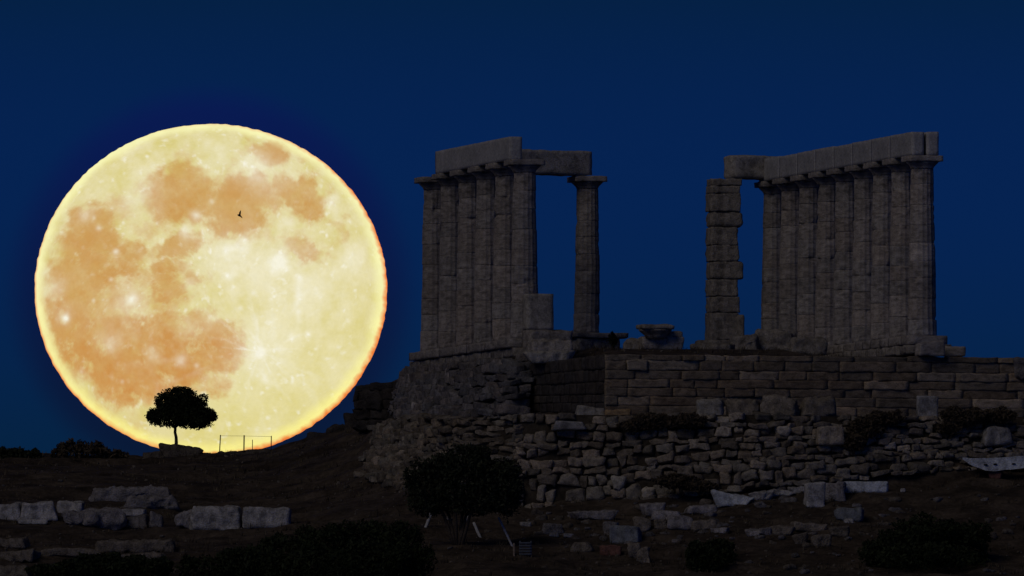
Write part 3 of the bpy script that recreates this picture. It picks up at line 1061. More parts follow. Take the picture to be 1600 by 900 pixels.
# its dark return
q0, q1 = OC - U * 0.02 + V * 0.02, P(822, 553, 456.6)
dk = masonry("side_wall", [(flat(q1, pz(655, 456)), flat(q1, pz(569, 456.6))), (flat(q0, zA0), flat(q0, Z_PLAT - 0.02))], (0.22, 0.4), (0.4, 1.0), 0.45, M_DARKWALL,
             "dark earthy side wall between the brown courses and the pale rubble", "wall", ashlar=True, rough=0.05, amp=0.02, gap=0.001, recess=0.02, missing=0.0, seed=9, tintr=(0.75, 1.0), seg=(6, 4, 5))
# revetment under the left row
a_ = L1 - V * 1.3
c_top = [flat(L1 - V * 1.3 + U * 0.1, Z_STY - 0.62), flat(L1 - V * 1.3 - U * 0.85, Z_STY - 0.66), flat(L1 + V * 6 - U * 0.95, Z_STY - 0.66), flat(L1 + V * (SP * 5 + 0.9) - U * 0.95, Z_STY - 0.68), flat(L1 + V * (SP * 5 + 2.2) - U * 0.6, Z_STY - 0.9)]
c_bot = [P(826, 655, 454.8), P(790, 660, 454.5), P(700, 665, 459), P(622, 660, 465.5), P(606, 640, 471)]
masonry("rubble_revetment", list(zip(c_bot[::-1], c_top[::-1])), (0.26, 0.55), (0.40, 1.35), 0.5, M_REVET, "sloping revetment of dark uneven stones under the left row of columns", "wall",
        rough=0.12, amp=0.045, gap=0.002, recess=0.10, missing=0.02, seed=14, tintr=(0.55, 1.05), pale=0.04, seg=(7, 4, 6))
# lower rubble terrace
b_bot = [P(800, 796, 447.2), P(960, 792, 446.6), P(1180, 764, 445.6), P(1400, 742, 446.8), P(1650, 730, 448.4)]
b_top = [P(800, 648, 448.5), P(960, 648, 447.9), P(1180, 648, 446.9), P(1400, 652, 448.1), P(1650, 655, 449.7)]
masonry("rubble_terrace", list(zip(b_bot, b_top)), (0.20, 0.46), (0.24, 0.72), 0.45, M_RUBBLE, "lower terrace wall of rough rubble stones facing the slope", "wall",
        rough=0.18, amp=0.07, gap=0.006, recess=0.22, missing=0.05, seed=31, tintr=(0.45, 1.1), pale=0.09, seg=(5, 4, 5))
# collapsed rubble to the left of it
d_bot = [P(560, 745, 457.6), P(640, 768, 451.0), P(720, 790, 447.4), P(812, 797, 447.0)]
d_top = [P(585, 668, 465.5), P(640, 650, 460.5), P(720, 652, 450.8), P(812, 650, 448.5)]
masonry("rubble_slope", list(zip(d_bot, d_top)), (0.24, 0.5), (0.35, 1.1), 0.45, M_RUBBLE, "collapsed bank of broken stones behind the dark olive tree", "rubble",
        rough=0.26, amp=0.08, recess=0.34, missing=0.10, seed=51, tintr=(0.4, 0.9), pale=0.05, seg=(6, 4, 5))
# dark ruined wall at the far left end
e_bot = [P(548, 672, 473.5), P(630, 672, 472.5)]
e_top = [P(556, 600, 474), P(630, 594, 473)]
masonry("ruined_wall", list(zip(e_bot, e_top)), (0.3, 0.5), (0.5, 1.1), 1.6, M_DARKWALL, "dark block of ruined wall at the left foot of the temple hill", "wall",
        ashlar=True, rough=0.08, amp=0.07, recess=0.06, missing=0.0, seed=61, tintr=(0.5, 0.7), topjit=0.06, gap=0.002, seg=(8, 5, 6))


# ------------------------------------------------------------------ single stones
def stone(px0, py0, px1, py1, name, label, cat, mat, deep=0.8, group=None, r=0.25, amp=0.05, skew=0.15, yaw=None, tilt=0.0, at=None, seg=None, tint=1.0, sink=0.1, nscale=0.35):
    if at is None:
        hit = ground_hit((px0 + px1) / 2, py1)
    else:
        hit = P((px0 + px1) / 2, py1, at)
    s = S(hit[1])
    w, h = (px1 - px0) * s, (py1 - py0) * s
    d = max(w * deep, 0.12)
    if yaw is None:
        yaw = rng.uniform(-12, 12)
    ax = np.array([math.cos(R(yaw)), math.sin(R(yaw)), math.tan(R(tilt))])
    hh = h * (1 + sink)
    c = hit + np.array([0, d * 0.30, hh / 2 - h * sink])
    if seg is None:
        k = lambda x: int(np.clip(x / 0.075, 5, 26))
        seg = (k(w), k(d), k(hh))
    m_ = MB()
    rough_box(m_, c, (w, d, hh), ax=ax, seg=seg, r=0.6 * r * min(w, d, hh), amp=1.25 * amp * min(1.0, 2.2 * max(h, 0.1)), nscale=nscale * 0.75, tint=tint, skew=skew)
    o = make_obj(name, m_, mat)
    tag(o, label, cat, group)
    return o


# skyline
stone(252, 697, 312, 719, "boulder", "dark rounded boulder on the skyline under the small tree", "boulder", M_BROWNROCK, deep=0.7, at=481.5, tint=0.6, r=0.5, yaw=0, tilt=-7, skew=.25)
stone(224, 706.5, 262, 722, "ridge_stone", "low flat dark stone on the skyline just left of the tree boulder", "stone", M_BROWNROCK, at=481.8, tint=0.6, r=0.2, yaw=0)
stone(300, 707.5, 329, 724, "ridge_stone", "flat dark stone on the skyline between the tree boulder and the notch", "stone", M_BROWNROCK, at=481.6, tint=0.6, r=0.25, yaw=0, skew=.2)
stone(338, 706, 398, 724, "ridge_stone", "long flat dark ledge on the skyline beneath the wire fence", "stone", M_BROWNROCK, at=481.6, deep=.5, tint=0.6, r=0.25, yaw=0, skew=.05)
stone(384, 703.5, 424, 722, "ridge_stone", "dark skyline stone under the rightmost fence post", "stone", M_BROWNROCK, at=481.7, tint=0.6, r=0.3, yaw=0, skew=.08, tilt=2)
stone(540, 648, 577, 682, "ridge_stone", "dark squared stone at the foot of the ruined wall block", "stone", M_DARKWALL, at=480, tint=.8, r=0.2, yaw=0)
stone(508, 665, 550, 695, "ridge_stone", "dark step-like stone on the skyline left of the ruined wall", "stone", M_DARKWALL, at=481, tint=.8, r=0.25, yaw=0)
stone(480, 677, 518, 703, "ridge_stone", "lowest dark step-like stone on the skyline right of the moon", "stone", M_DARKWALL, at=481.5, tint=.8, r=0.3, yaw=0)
# left slope
stone(143, 764, 262, 784, "rock_slab", "long flat grey rock slab with a broken right end on the left slope", "rock", M_GREY, deep=0.6, r=0.35, amp=0.08, skew=0.25, nscale=0.25)
stone(195, 776, 276, 795, "rock_slab", "smaller grey slab tucked under the long flat slab on the left slope", "rock", M_GREY, deep=0.5, r=0.4, amp=0.08, skew=0.3, nscale=0.25, tint=.9)
stone(-12, 788, 34, 812, "marble_block", "pale marble block cut off by the left edge of the picture", "block", M_PALE, r=0.15, amp=0.04, tint=1.10)
stone(31, 786, 86, 813, "marble_block", "pale squared marble block second from the left edge", "block", M_PALE, r=0.12, amp=0.04, tint=1.17)
stone(90, 784, 130, 803, "marble_block", "small pale block with a dark hollow at the left end of the rows", "block", M_PALE, r=0.25, amp=0.05, tint=1.04)
stone(28, 812, 74, 819, "marble_slab", "thin pale slab lying in front of the left marble blocks", "slab", M_PALE, deep=0.4, r=0.3, amp=0.02, tint=1.17)
stone(126, 796, 190, 824, "rough_stone", "rough grey stone with a peaked top right of the left marble blocks", "stone", M_GREY, r=0.45, amp=0.08, skew=.3)
stone(100, 800, 136, 820, "rough_stone", "rounded grey stone leaning against the peaked stone on the left", "stone", M_GREY, r=0.45, amp=0.06, skew=.3)
stone(189, 795, 228, 807, "flat_stone", "flat pale stone lying across the top of low grey ledges", "stone", M_PALE, deep=.5, r=0.35, amp=0.03, tint=0.98)
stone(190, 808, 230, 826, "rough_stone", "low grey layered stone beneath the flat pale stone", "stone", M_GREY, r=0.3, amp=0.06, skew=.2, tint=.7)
stone(234, 802, 256, 823, "rough_stone", "small upright grey stone left of the big cracked block", "stone", M_GREY, r=0.4, amp=0.05, skew=.2, tint=.95)
stone(277, 797, 330, 824, "broken_block", "broken pale block sloping down at the left of the big pair", "block", M_GREY, r=0.4, amp=0.06, skew=.35, tint=1.15)
stone(300, 793, 377, 828, "marble_block", "big pale block with a slanting crack left of the squared one", "block", M_PALE, deep=.6, r=0.2, amp=0.06, skew=.2, tint=0.94)
stone(380, 793.5, 453, 824, "marble_block", "big smooth squared pale block with rounded top right corner", "block", M_PALE, deep=.6, r=0.24, amp=0.035, skew=.06, tint=1.01, yaw=0)
# bottom left ledges
for k, (a0, b0, a1, b1, lb) in enumerate([
    (-10, 842, 42, 856, "low brown ledge stone at the left picture edge below the pale blocks"),
    (60, 858, 152, 868, "long thin brown ledge stone low in the left corner"),
    (150, 845, 272, 862, "wide brown ledge stone left of the dark thicket"),
    (-10, 862, 58, 876, "flat brown ledge stone in the bottom left corner"),
    (170, 866, 260, 882, "brown ledge stone beside the lowest shrub"),
    (-12, 884, 46, 902, "lowest brown ledge stone at the left bottom edge")]):
    stone(a0, b0, a1, b1, "ledge_stone", lb, "stone", M_BROWNROCK, deep=0.5, r=0.35, amp=0.07, skew=.2, tint=1.0, nscale=.25)
# right slope
stone(1115, 773, 1172, 791, "marble_slab", "tilted bluish white slab at the left end of the pale row", "slab", M_BLUE, deep=.5, r=0.35, amp=0.06, skew=.3, tint=1.15, tilt=-6)
stone(1174, 769, 1208, 781, "marble_slab", "broken whitish slab, lowest of three running up to the upright pale block", "slab", M_PALE, deep=.5, r=0.3, amp=0.09, skew=.3, tint=1.0, tilt=4, nscale=.16)
stone(1202, 766, 1238, 775, "marble_slab", "thin whitish slab in the middle of three running up to the upright block", "slab", M_PALE, deep=.5, r=0.3, amp=0.08, skew=.3, tint=1.05, tilt=5, nscale=.16)
stone(1232, 761.5, 1262, 771, "marble_slab", "thin whitish slab touching the left side of the upright pale block", "slab", M_PALE, deep=.5, r=0.3, amp=0.08, skew=.2, tint=1.0, tilt=3, nscale=.16)
stone(1258, 755, 1288, 792, "upright_block", "upright squared pale block standing in the row of slabs", "block", M_PALE, deep=.8, r=0.14, amp=0.025, skew=.06, tint=1.10, yaw=14)
stone(1284, 756, 1322, 782, "marble_block", "grey block close behind the upright pale block", "block", M_GREY, deep=.7, r=0.2, amp=0.05, tint=1.15)
stone(1318, 752.5, 1388, 769, "marble_slab", "straight bluish marble slab at the right end of the row", "slab", M_BLUE, deep=.4, r=0.15, amp=0.02, skew=.04, tint=1.25, yaw=0)
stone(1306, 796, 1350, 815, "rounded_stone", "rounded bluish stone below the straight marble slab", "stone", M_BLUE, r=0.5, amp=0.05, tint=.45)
stone(1319, 811, 1334, 818, "small_stone", "small white stone at the foot of the rounded bluish stone", "stone", M_PALE, r=0.5, amp=0.03, tint=1.17)
stone(1407, 763, 1415, 769, "small_stone", "tiny white stone alone on bare earth right of the slabs", "stone", M_PALE, r=0.5, amp=0.02, tint=1.17)
MID = [
    (895, 799, 958, 812, "ledge_stone", "low violet grey ledge stone right of the slatted panel", M_GREY, 1.0),
    (1004, 787, 1036, 806, "rough_stone", "pointed grey stone at the upper left of the middle rocks", M_GREY, 1.25),
    (1020, 798, 1064, 812, "rough_stone", "sloping pale grey stone right of the pointed stone", M_GREY, 1.35),
    (1072, 790, 1118, 803, "flat_stone", "flat grey stone in the middle of the slope left of the slabs", M_GREY, 1.2),
    (954, 822, 1000, 848, "blue_block", "large bluish square block above the two small upright stones", M_BLUE, .50),
    (944, 816, 966, 836, "rough_stone", "small grey stone at the left side of the bluish block", M_GREY, .95),
    (991, 811, 1016, 832, "pointed_stone", "brown pointed stone behind the right edge of the bluish block", M_BROWNROCK, 1.25),
    (1022, 814, 1041, 828, "squared_stone", "small squared brown stone right of the pointed brown stone", M_BROWNROCK, 1.1),
    (1040, 808, 1082, 828, "rough_stone", "wide wedge-shaped grey stone in the middle rocks", M_GREY, 1.1),
    (1080, 815, 1119, 829, "squared_stone", "long squared brown stone at the right of the wedge-shaped stone", M_BROWNROCK, 1.15),
    (1112, 825, 1138, 833, "flat_stone", "flat pale splinter right of the long squared brown stone", M_GREY, 1.25),
    (1166, 828, 1190, 838, "rough_stone", "pale stone at the left of the small rubble line", M_GREY, 1.2),
    (1186, 824, 1206, 836, "rough_stone", "pale stone second from the left of the small rubble line", M_GREY, 1.0),
    (981, 850, 998, 873, "upright_stone", "left one of two small upright brown stones", M_BROWNROCK, 1.45),
    (996, 857, 1015, 880, "upright_stone", "right one of two small upright brown stones", M_BROWNROCK, 1.35),
    (938, 853, 970, 868, "red_stone", "reddish flat stone left of the two small upright stones", M_RED, 1.0),
    (880, 834, 896, 840, "small_stone", "small white flat stone lying below the violet grey ledge", M_PALE, .95),
    (858, 832, 872, 839, "small_stone", "small pale stone just left of the small white flat stone", M_PALE, .7),
    (812, 816, 830, 823, "small_stone", "small white stone right of the long leaning pole", M_PALE, .75),
    (893, 848, 925, 862, "rough_stone", "low brown stone below the small white flat stones", M_BROWNROCK, 1.0),
    (848, 818, 880, 834, "rough_stone", "dull violet stone above the slatted panel", M_GREY, .75),
    (1206, 822, 1240, 836, "rough_stone", "brown stone at the start of the right rubble line", M_BROWNROCK, 1.1),
    (1238, 818, 1290, 831, "flat_stone", "long flat brown stone topping the right rubble line", M_BROWNROCK, 1.2),
    (1268, 836, 1298, 854, "rough_stone", "brown lump at the lower end of the right rubble line", M_BROWNROCK, 1.1),
    (1240, 834, 1262, 850, "rough_stone", "dark brown stone in the middle of the right rubble line", M_BROWNROCK, .8),
    (1296, 822, 1326, 838, "rough_stone", "dull brown stone beside the big right shrub", M_BROWNROCK, .8),
]
for a0, b0, a1, b1, nm, lb, mt, tn in MID:
    stone(a0, b0, a1, b1, nm, lb, "stone", mt, deep=rng.uniform(.6, .9), r=rng.uniform(.2, .4) if "square" not in nm and "block" not in nm else .12, amp=0.05, skew=.25 if "square" not in nm and "block" not in nm else .08, tint=tn)
# stones set in the rubble terrace
stone(1432, 619, 1465, 651, "upright_block", "pale squared block standing on top of the rubble terrace", "block", M_PALE, at=449.6, deep=.6, r=0.12, amp=0.025, skew=.05, tint=0.81, yaw=5)
stone(1090, 624, 1130, 654, "marble_block", "worn pale block at the left end of the stones on the rubble terrace", "block", M_BEAMW, at=448.7, r=0.3, amp=0.05, tint=.85)
stone(1136, 624, 1186, 652, "rough_stone", "dull brown block beside the worn pale block on the terrace", "stone", M_RUBBLE, at=448.8, r=0.3, amp=0.06, tint=.7)
stone(1192, 620, 1246, 664, "marble_block", "tall worn brown block in the middle of the terrace stones", "block", M_RUBBLE, at=448.6, r=0.3, amp=0.06, tint=.8, deep=.5)
stone(1252, 622, 1304, 650, "rough_stone", "broad rounded brown stone right of the tall worn block", "stone", M_RUBBLE, at=448.9, r=0.4, amp=0.06, tint=.75)
stone(1276, 666, 1318, 692, "squared_stone", "large squared brown stone in the face of the rubble terrace", "stone", M_RUBBLE, at=446.7, r=0.15, amp=0.03, tint=1.2, deep=.6)
stone(1536, 668, 1577, 693, "marble_block", "pale rounded block near the right edge of the rubble terrace", "block", M_PALE, at=448.3, r=0.3, amp=0.05, tint=0.72)
stone(866, 658, 914, 671, "marble_slab", "pale flat squared slab set in the rubble near the dark side wall", "slab", M_PALE, at=447.6, r=0.12, amp=0.02, tint=0.68, yaw=0)
stone(900, 636, 944, 657, "marble_block", "brownish squared block at the foot of the dark side wall", "block", M_BEAMW, at=449.4, r=0.12, amp=0.03, tint=.8, yaw=0)
stone(946, 640, 986, 657, "squared_stone", "orange brown squared stone under the corner of the ashlar wall", "stone", M_ASHLAR, at=448.9, r=0.12, amp=0.03, tint=(1.5, 1.3, 1.0), yaw=0)
stone(955, 744, 976, 764, "pointed_stone", "pale pointed stone in the lower face of the rubble terrace", "stone", M_BEAMW, at=446.6, r=0.4, amp=0.06, tint=1.1, skew=.35)
# on the platform
stone(1001, 526, 1066, 545, "marble_slab", "flat worn slabs of marble under the fallen capital", "slab", M_PIER, at=459, deep=.6, r=.15, amp=.03, skew=.05, tint=1.2, yaw=8)
stone(1030, 518, 1065, 531, "marble_slab", "small tilted slab leaning against the fallen capital", "slab", M_PIER, at=459.2, deep=.6, r=.25, amp=.04, tint=1.1, yaw=4, tilt=-3)
stone(975, 530, 1003, 547, "rough_stone", "low brown stone left of the fallen capital", "stone", M_PIER, at=459.4, r=.35, amp=.05, tint=.95)
stone(1142, 524, 1186, 550, "rough_stone", "rough dark block at the foot of the square pier", "stone", M_PIER, at=462, r=.3, amp=.06, tint=.85)
stone(1184, 517, 1240, 549, "rough_stone", "broad rough block in front of the farthest right columns", "stone", M_PIER, at=462.5, r=.25, amp=.07, tint=1.0, deep=.6)
stone(1236, 528, 1290, 553, "rough_stone", "low broken block below the right row of columns", "stone", M_PIER, at=461, r=.3, amp=.07, tint=.9, deep=.6)
stone(1082, 537, 1146, 552, "rough_stone", "dark low block between the fallen capital and the pier", "stone", M_PIER, at=461, r=.3, amp=.06, tint=.7, deep=.5)
stone(1476, 541, 1507, 556, "squared_stone", "loose squared block right of the nearest right column", "stone", M_MARBLE, at=453.6, r=.15, amp=.03, tint=.85, yaw=3)
stone(1432, 534, 1474, 554, "squared_stone", "square plinth block in front of the nearest right column", "stone", M_MARBLE, at=452.6, r=.1, amp=.025, tint=.95, yaw=14)
stone(1585, 560, 1620, 590, "rough_stone", "dark rounded stone on the wall end at the right picture edge", "stone", M_GREY, at=453.4, r=.45, amp=.06, tint=.7)
stone(826, 531, 890, 552, "marble_block", "large worn footing block under the nearest left column", "block", M_PIER, at=455.4, deep=.6, r=.2, amp=.06, tint=1.2, yaw=10)
stone(822, 548, 893, 566, "marble_slab", "pale splintered slab jutting out over the dark side wall", "slab", M_BEAMW, at=455.0, deep=.5, r=.2, amp=.06, tint=1.0, yaw=12, skew=.2)

# fallen capital
cap_base = P(1024, 529, 458.8)
capital = empty("fallen_capital", cap_base)
tag(capital, "fallen round column capital lying on slabs between the rows", "capital")
sg = 40
prof = [(0.34, 0.0), (0.36, 0.08), (0.44, 0.16), (0.54, 0.24), (0.57, 0.27), (0.57, 0.30)]
rv = np.array([(r_ * math.cos(2 * math.pi * q / sg), r_ * math.sin(2 * math.pi * q / sg), z) for r_, z in prof for q in range(sg)])
rv *= 1 + 0.05 * fbm(rv, 0.25, 3, 4)[:, None] * [1, 1, 0.3]
fs = [(k * sg + q, k * sg + (q + 1) % sg, (k + 1) * sg + (q + 1) % sg, (k + 1) * sg + q) for k in range(len(prof) - 1) for q in range(sg)]
fs += [tuple(range(sg - 1, -1, -1)), tuple((len(prof) - 1) * sg + q for q in range(sg))]
make_obj("echinus", MB().add(rv + cap_base, fs), M_PIER, capital, origin=cap_base)
m_ = MB()
rough_box(m_, cap_base + UP * 0.385, (1.14, 1.1, 0.17), ax=U, seg=(10, 10, 3), r=.06, amp=.035)
make_obj("abacus", m_, M_PIER, capital)

# marble lintel with three clamp holes, boat shaped, propped on a reddish stone
YL = ground_hit(1555, 747)[1]
lb_ = P(1558, 736, YL)
lint = empty("marble_lintel", lb_)
tag(lint, "boat-shaped bluish white marble beam with three dark holes propped on the slope", "marble beam")
out_t = [(1504, 715), (1530, 716.5), (1560, 715), (1600, 712), (1640, 711)]
out_b = [(1504, 718), (1520, 728), (1538, 735), (1560, 736), (1600, 731), (1640, 729)]
ft = np.interp(np.linspace(1504, 1640, 35), [p[0] for p in out_t], [p[1] for p in out_t])
fb_ = np.interp(np.linspace(1504, 1640, 35), [p[0] for p in out_b], [p[1] for p in out_b])
gv = []
for i, x in enumerate(np.linspace(1504, 1640, 35)):
    for j in range(7):
        y = ft[i] + (fb_[i] - ft[i]) * j / 6
        gv.append(P(x, y, YL - 0.2))
front = np.array(gv)
front[:, 1] += 0.03 * fbm(front, 0.2, 3, 8)
front[:, 2] += 0.025 * fbm(front, 0.2, 3, 18)
back = front + np.array([0.08, 0.62, 0.02])
nF = len(front)
fs = []
for i in range(34):
    for j in range(6):
        a, b, c, d = i * 7 + j, (i + 1) * 7 + j, (i + 1) * 7 + j + 1, i * 7 + j + 1
        fs.append((a, d, c, b))
        fs.append((a + nF, b + nF, c + nF, d + nF))
for i in range(34):
    a, b = i * 7, (i + 1) * 7
    fs.append((a, b, b + nF, a + nF))
    a, b = i * 7 + 6, (i + 1) * 7 + 6
    fs.append((b, a, a + nF, b + nF))
for j in range(6):
    fs.append((j, j + nF, j + 1 + nF, j + 1))
    a = 34 * 7 + j
    fs.append((a, a + 1, a + 1 + nF, a + nF))
make_obj("beam_body", MB().add(np.r_[front, back], fs, 1.35), M_BLUE, lint, smooth=False)
for hx, hy in ((1540, 726), (1555, 725), (1584, 724.5)):
    m_ = MB()
    c = P(hx, hy, YL - 0.21)
    rough_box(m_, c, (0.12, 0.1, 0.05), seg=(6, 3, 4), r=.024, amp=.01, nscale=.1)
    make_obj("clamp_hole", m_, M_HOLE, lint)
stone(1545, 735, 1566, 747, "red_stone", "small reddish stone propping up the boat-shaped marble beam", "stone", M_RED, at=YL, r=.25, amp=.03, tint=.9)


# ------------------------------------------------------------------ plants
def ell(px, py, Y, rx, ry, dep=None):
    s = S(Y)
    c = P(px, py, Y)
    return (c[0], c[1], c[2], rx * s, (dep if dep else rx) * s, ry * s)


# small tree before the moon
TY = 482.0
tb = P(274, 700, TY)
tree = empty("small_tree", tb)
tag(tree, "small umbrella-shaped black tree silhouetted against the moon", "tree")
m_ = MB()
tube(m_, [P(274.5, 702, TY), P(275.5, 692, TY), P(275.2, 683, TY), P(273.5, 676, TY), P(274, 666, TY), P(276, 655, TY)], [.078, .066, .058, .055, .053, .05], 10)
tube(m_, [P(274, 670, TY), P(262, 660, TY), P(250, 652, TY + .3)], [.035, .028, .015], 7)
tube(m_, [P(274, 668, TY), P(290, 656, TY), P(306, 645, TY - .3)], [.035, .028, .015], 7)
make_obj("trunk", m_, M_BARK, tree, origin=tb)
m_ = MB()
cr = [ell(266, 650, TY, 37, 18, 34), ell(302, 653, TY, 34, 18, 34), ell(324, 648, TY, 15, 12, 14), ell(284, 640, TY, 40, 20, 30), ell(278, 627, TY, 33, 23, 30), ell(258, 627, TY, 17, 14, 18), ell(296, 636, TY, 26, 20, 24), ell(318, 624, TY, 8.5, 9, 8), ell(312, 634, TY, 12, 10, 10), ell(243, 652, TY, 14, 13, 14), ell(236, 649, TY, 7, 9, 8), ell(331, 651, TY, 10, 8, 9), ell(313, 660, TY, 16, 9, 16), ell(284, 615, TY, 20, 11, 16)]
leaves(m_, cr, 17000, 0.056, seed=3, shell=0.5)
make_obj("crown", m_, M_LEAF, tree)

# olive tree in front of the rubble
OY = ground_hit(715, 852)[1]
ob = ground_hit(715, 852)
olive = empty("olive_tree", ob)
tag(olive, "broad dark olive tree with several thin stems before the rubble bank", "tree")
for (x0, x1, x2) in ((712, 702, 680), (714, 712, 706), (717, 722, 735), (720, 734, 752), (716, 728, 765), (711, 694, 668)):
    m_ = MB()
    tube(m_, [P(x0, 856, OY), P((x0 + x1) / 2, 832, OY), P(x1, 806, OY + rng.uniform(-.3, .3)), P(x2, 765, OY + rng.uniform(-.6, .6))], [.075, .06, .05, .03], 8)
    make_obj("stem", m_, M_BARK, olive)
m_ = MB()
cr = [ell(720, 750, OY, 60, 46, 50), ell(676, 762, OY, 44, 40, 40), ell(774, 758, OY, 42, 44, 40), ell(728, 720, OY, 40, 26, 34), ell(655, 748, OY, 25, 30, 24), ell(792, 768, OY, 26, 42, 24), ell(690, 730, OY, 32, 22, 30), ell(790, 735, OY, 27, 18, 20), ell(740, 782, OY, 58, 24, 40), ell(668, 788, OY, 32, 20, 26), ell(748, 708, OY, 22, 14, 20)]
leaves(m_, cr, 15000, 0.075, seed=8, shell=0.5)
make_obj("crown", m_, M_LEAF2, olive)


def shrub(name, label, cat, ells, n, size, mat, stems=5, seed=1, tufts=9):
    rq = random.Random(seed + 90)
    base = list(ells)
    for e in base:
        for k in range(tufts):
            a_, h_ = rq.uniform(0, 6.28), rq.uniform(0.1, 1.0)
            q_ = math.sqrt(1 - h_ * h_)
            f_ = rq.uniform(0.16, 0.30)
            ells = ells + [(e[0] + e[3] * q_ * math.cos(a_), e[1] + e[4] * q_ * math.sin(a_), e[2] + e[5] * h_ * rq.uniform(0.9, 1.12), e[3] * f_, e[4] * f_, e[5] * f_ * rq.uniform(1, 1.9))]
    lo = min(e[2] - e[5] for e in ells)
    cx = sum(e[0] for e in ells) / len(ells)
    cy = sum(e[1] for e in ells) / len(ells)
    o = empty(name, (cx, cy, lo))
    tag(o, label, cat)
    m_ = MB()
    leaves(m_, ells, n, size, seed=seed, shell=0.45)
    make_obj("foliage", m_, mat, o)
    rs = random.Random(seed)
    for k in range(stems):
        e = base[k % len(base)]
        b = np.array([e[0] + rs.uniform(-.25, .25) * e[3], e[1], e[2] - e[5] - 0.15])
        m_ = MB()
        tube(m_, [b, b + np.array([rs.uniform(-.1, .1), 0, e[5] * 0.8]), np.array([e[0] + rs.uniform(-.5, .5) * e[3], e[1], e[2] + e[5] * 0.3])], [.03, .022, .01], 6)
        make_obj("stem", m_, M_BARK, o)
    return o


def sh(px, py, rx, ry, Y=None, dep=None):
    if Y is None:
        Y = ground_hit(px, min(py + ry * 0.8, 905))[1]
    return ell(px, py, Y, rx, ry, dep)


shrub("thicket", "wide black thicket of low bushes along the bottom left of centre", "bushes",
      [sh(330, 894, 55, 26), sh(395, 884, 60, 30), sh(455, 868, 60, 32), sh(520, 856, 60, 34), sh(580, 848, 55, 34), sh(630, 846, 34, 30), sh(430, 895, 70, 30), sh(520, 892, 80, 34), sh(600, 880, 60, 36), sh(640, 880, 40, 30)], 26000, .08, M_LEAF, 14, 12, tufts=3)
shrub("shrub", "large rounded dark shrub in the right foreground", "shrub", [sh(1462, 848, 80, 37), sh(1420, 858, 52, 32), sh(1505, 856, 44, 28), sh(1450, 872, 90, 20), sh(1380, 868, 40, 22)], 15000, .08, M_LEAF, 8, 13)
shrub("shrub", "small round dark shrub on bare earth at the bottom right of centre", "shrub", [sh(1112, 870, 37, 24), sh(1126, 864, 22, 17), sh(1092, 878, 20, 17)], 5000, .07, M_LEAF, 5, 14)
shrub("shrub", "low dark shrub in the bottom left corner of the picture", "shrub", [sh(160, 888, 70, 18), sh(100, 894, 50, 14), sh(220, 892, 50, 20)], 7000, .08, M_LEAF, 6, 15)
shrub("dry_bush", "tall spiky dry bush on the skyline left of the moon", "bush", [sh(112, 706, 26, 15, 480), sh(145, 708, 30, 13, 480), sh(178, 713, 24, 9, 480), sh(92, 712, 14, 10, 480), sh(110, 696, 6, 9, 480), sh(138, 697, 5, 6, 480), sh(158, 699, 5, 6, 480)], 2600, .09, M_DRYLEAF, 12, 16)
shrub("dry_bush", "flat-topped dark bush on the skyline at the left picture edge", "bush", [sh(-4, 712, 22, 12, 480), sh(24, 715, 20, 11, 480), sh(48, 714, 18, 10, 480)], 3200, .08, M_LEAF2, 8, 17)
shrub("terrace_bush", "dark bush growing over the rubble terrace left of centre", "bush", [sh(1020, 660, 39, 11.5, 447.3, 14), sh(1075, 658, 30, 10.1, 446.9, 14), sh(985, 666, 22, 6.5, 447.3, 10)], 5000, .07, M_DRYLEAF, 6, 18)
shrub("terrace_bush", "dark dry bush hiding a hollow in the terrace below the pale block", "bush", [sh(1350, 670, 27, 15.8, 447.1, 14), sh(1385, 654, 28, 10.1, 447.6, 14), sh(1335, 692, 18, 11.5, 446.8, 12)], 4500, .07, M_DRYLEAF, 6, 19)
shrub("terrace_bush", "dark bush on the terrace right of the standing pale block", "bush", [sh(1505, 652, 35, 13.0, 448.3, 14), sh(1555, 650, 32, 11.5, 448.6, 14), sh(1480, 670, 20, 8.6, 448.0, 10)], 4500, .07, M_DRYLEAF, 6, 20)
shrub("terrace_bush", "brown bush at the foot of the rubble terrace above the pale slabs", "bush", [sh(1060, 754, 34, 10.1, 445.6, 14), sh(1100, 760, 25, 7.2, 445.4, 12)], 2500, .07, M_DRYLEAF, 5, 22)
shrub("shrub", "little dark green shrub at the foot of the lone column", "shrub", [sh(958, 532, 7, 10, 462)], 600, .05, M_LEAF2, 3, 21)

# ------------------------------------------------------------------ fence before the moon
fb0 = P(384, 707, 482.3)
fence = empty("wire_fence", fb0)
tag(fence, "thin wire fence with four rusty posts seen against the moon", "fence")
for x0, y0, x1, y1, rad in ((343, 709, 344.5, 679.5, .020), (381, 709, 381.5, 680, .024), (394.3, 709, 394.5, 687, .014), (423.5, 707, 424, 681, .018)):
    m_ = MB()
    tube(m_, [P(x0, y0, 482.3), P(x1, y1, 482.3)], [rad, rad], 8)
    make_obj("post", m_, M_RUST, fence)
for ys in ((681, 681.2, 682.2),):
    m_ = MB()
    tube(m_, [P(344.3, ys[0], 482.28), P(381.4, ys[1], 482.28), P(424, ys[2], 482.28)], [.005] * 3, 6)
    make_obj("wire", m_, M_RUST, fence)

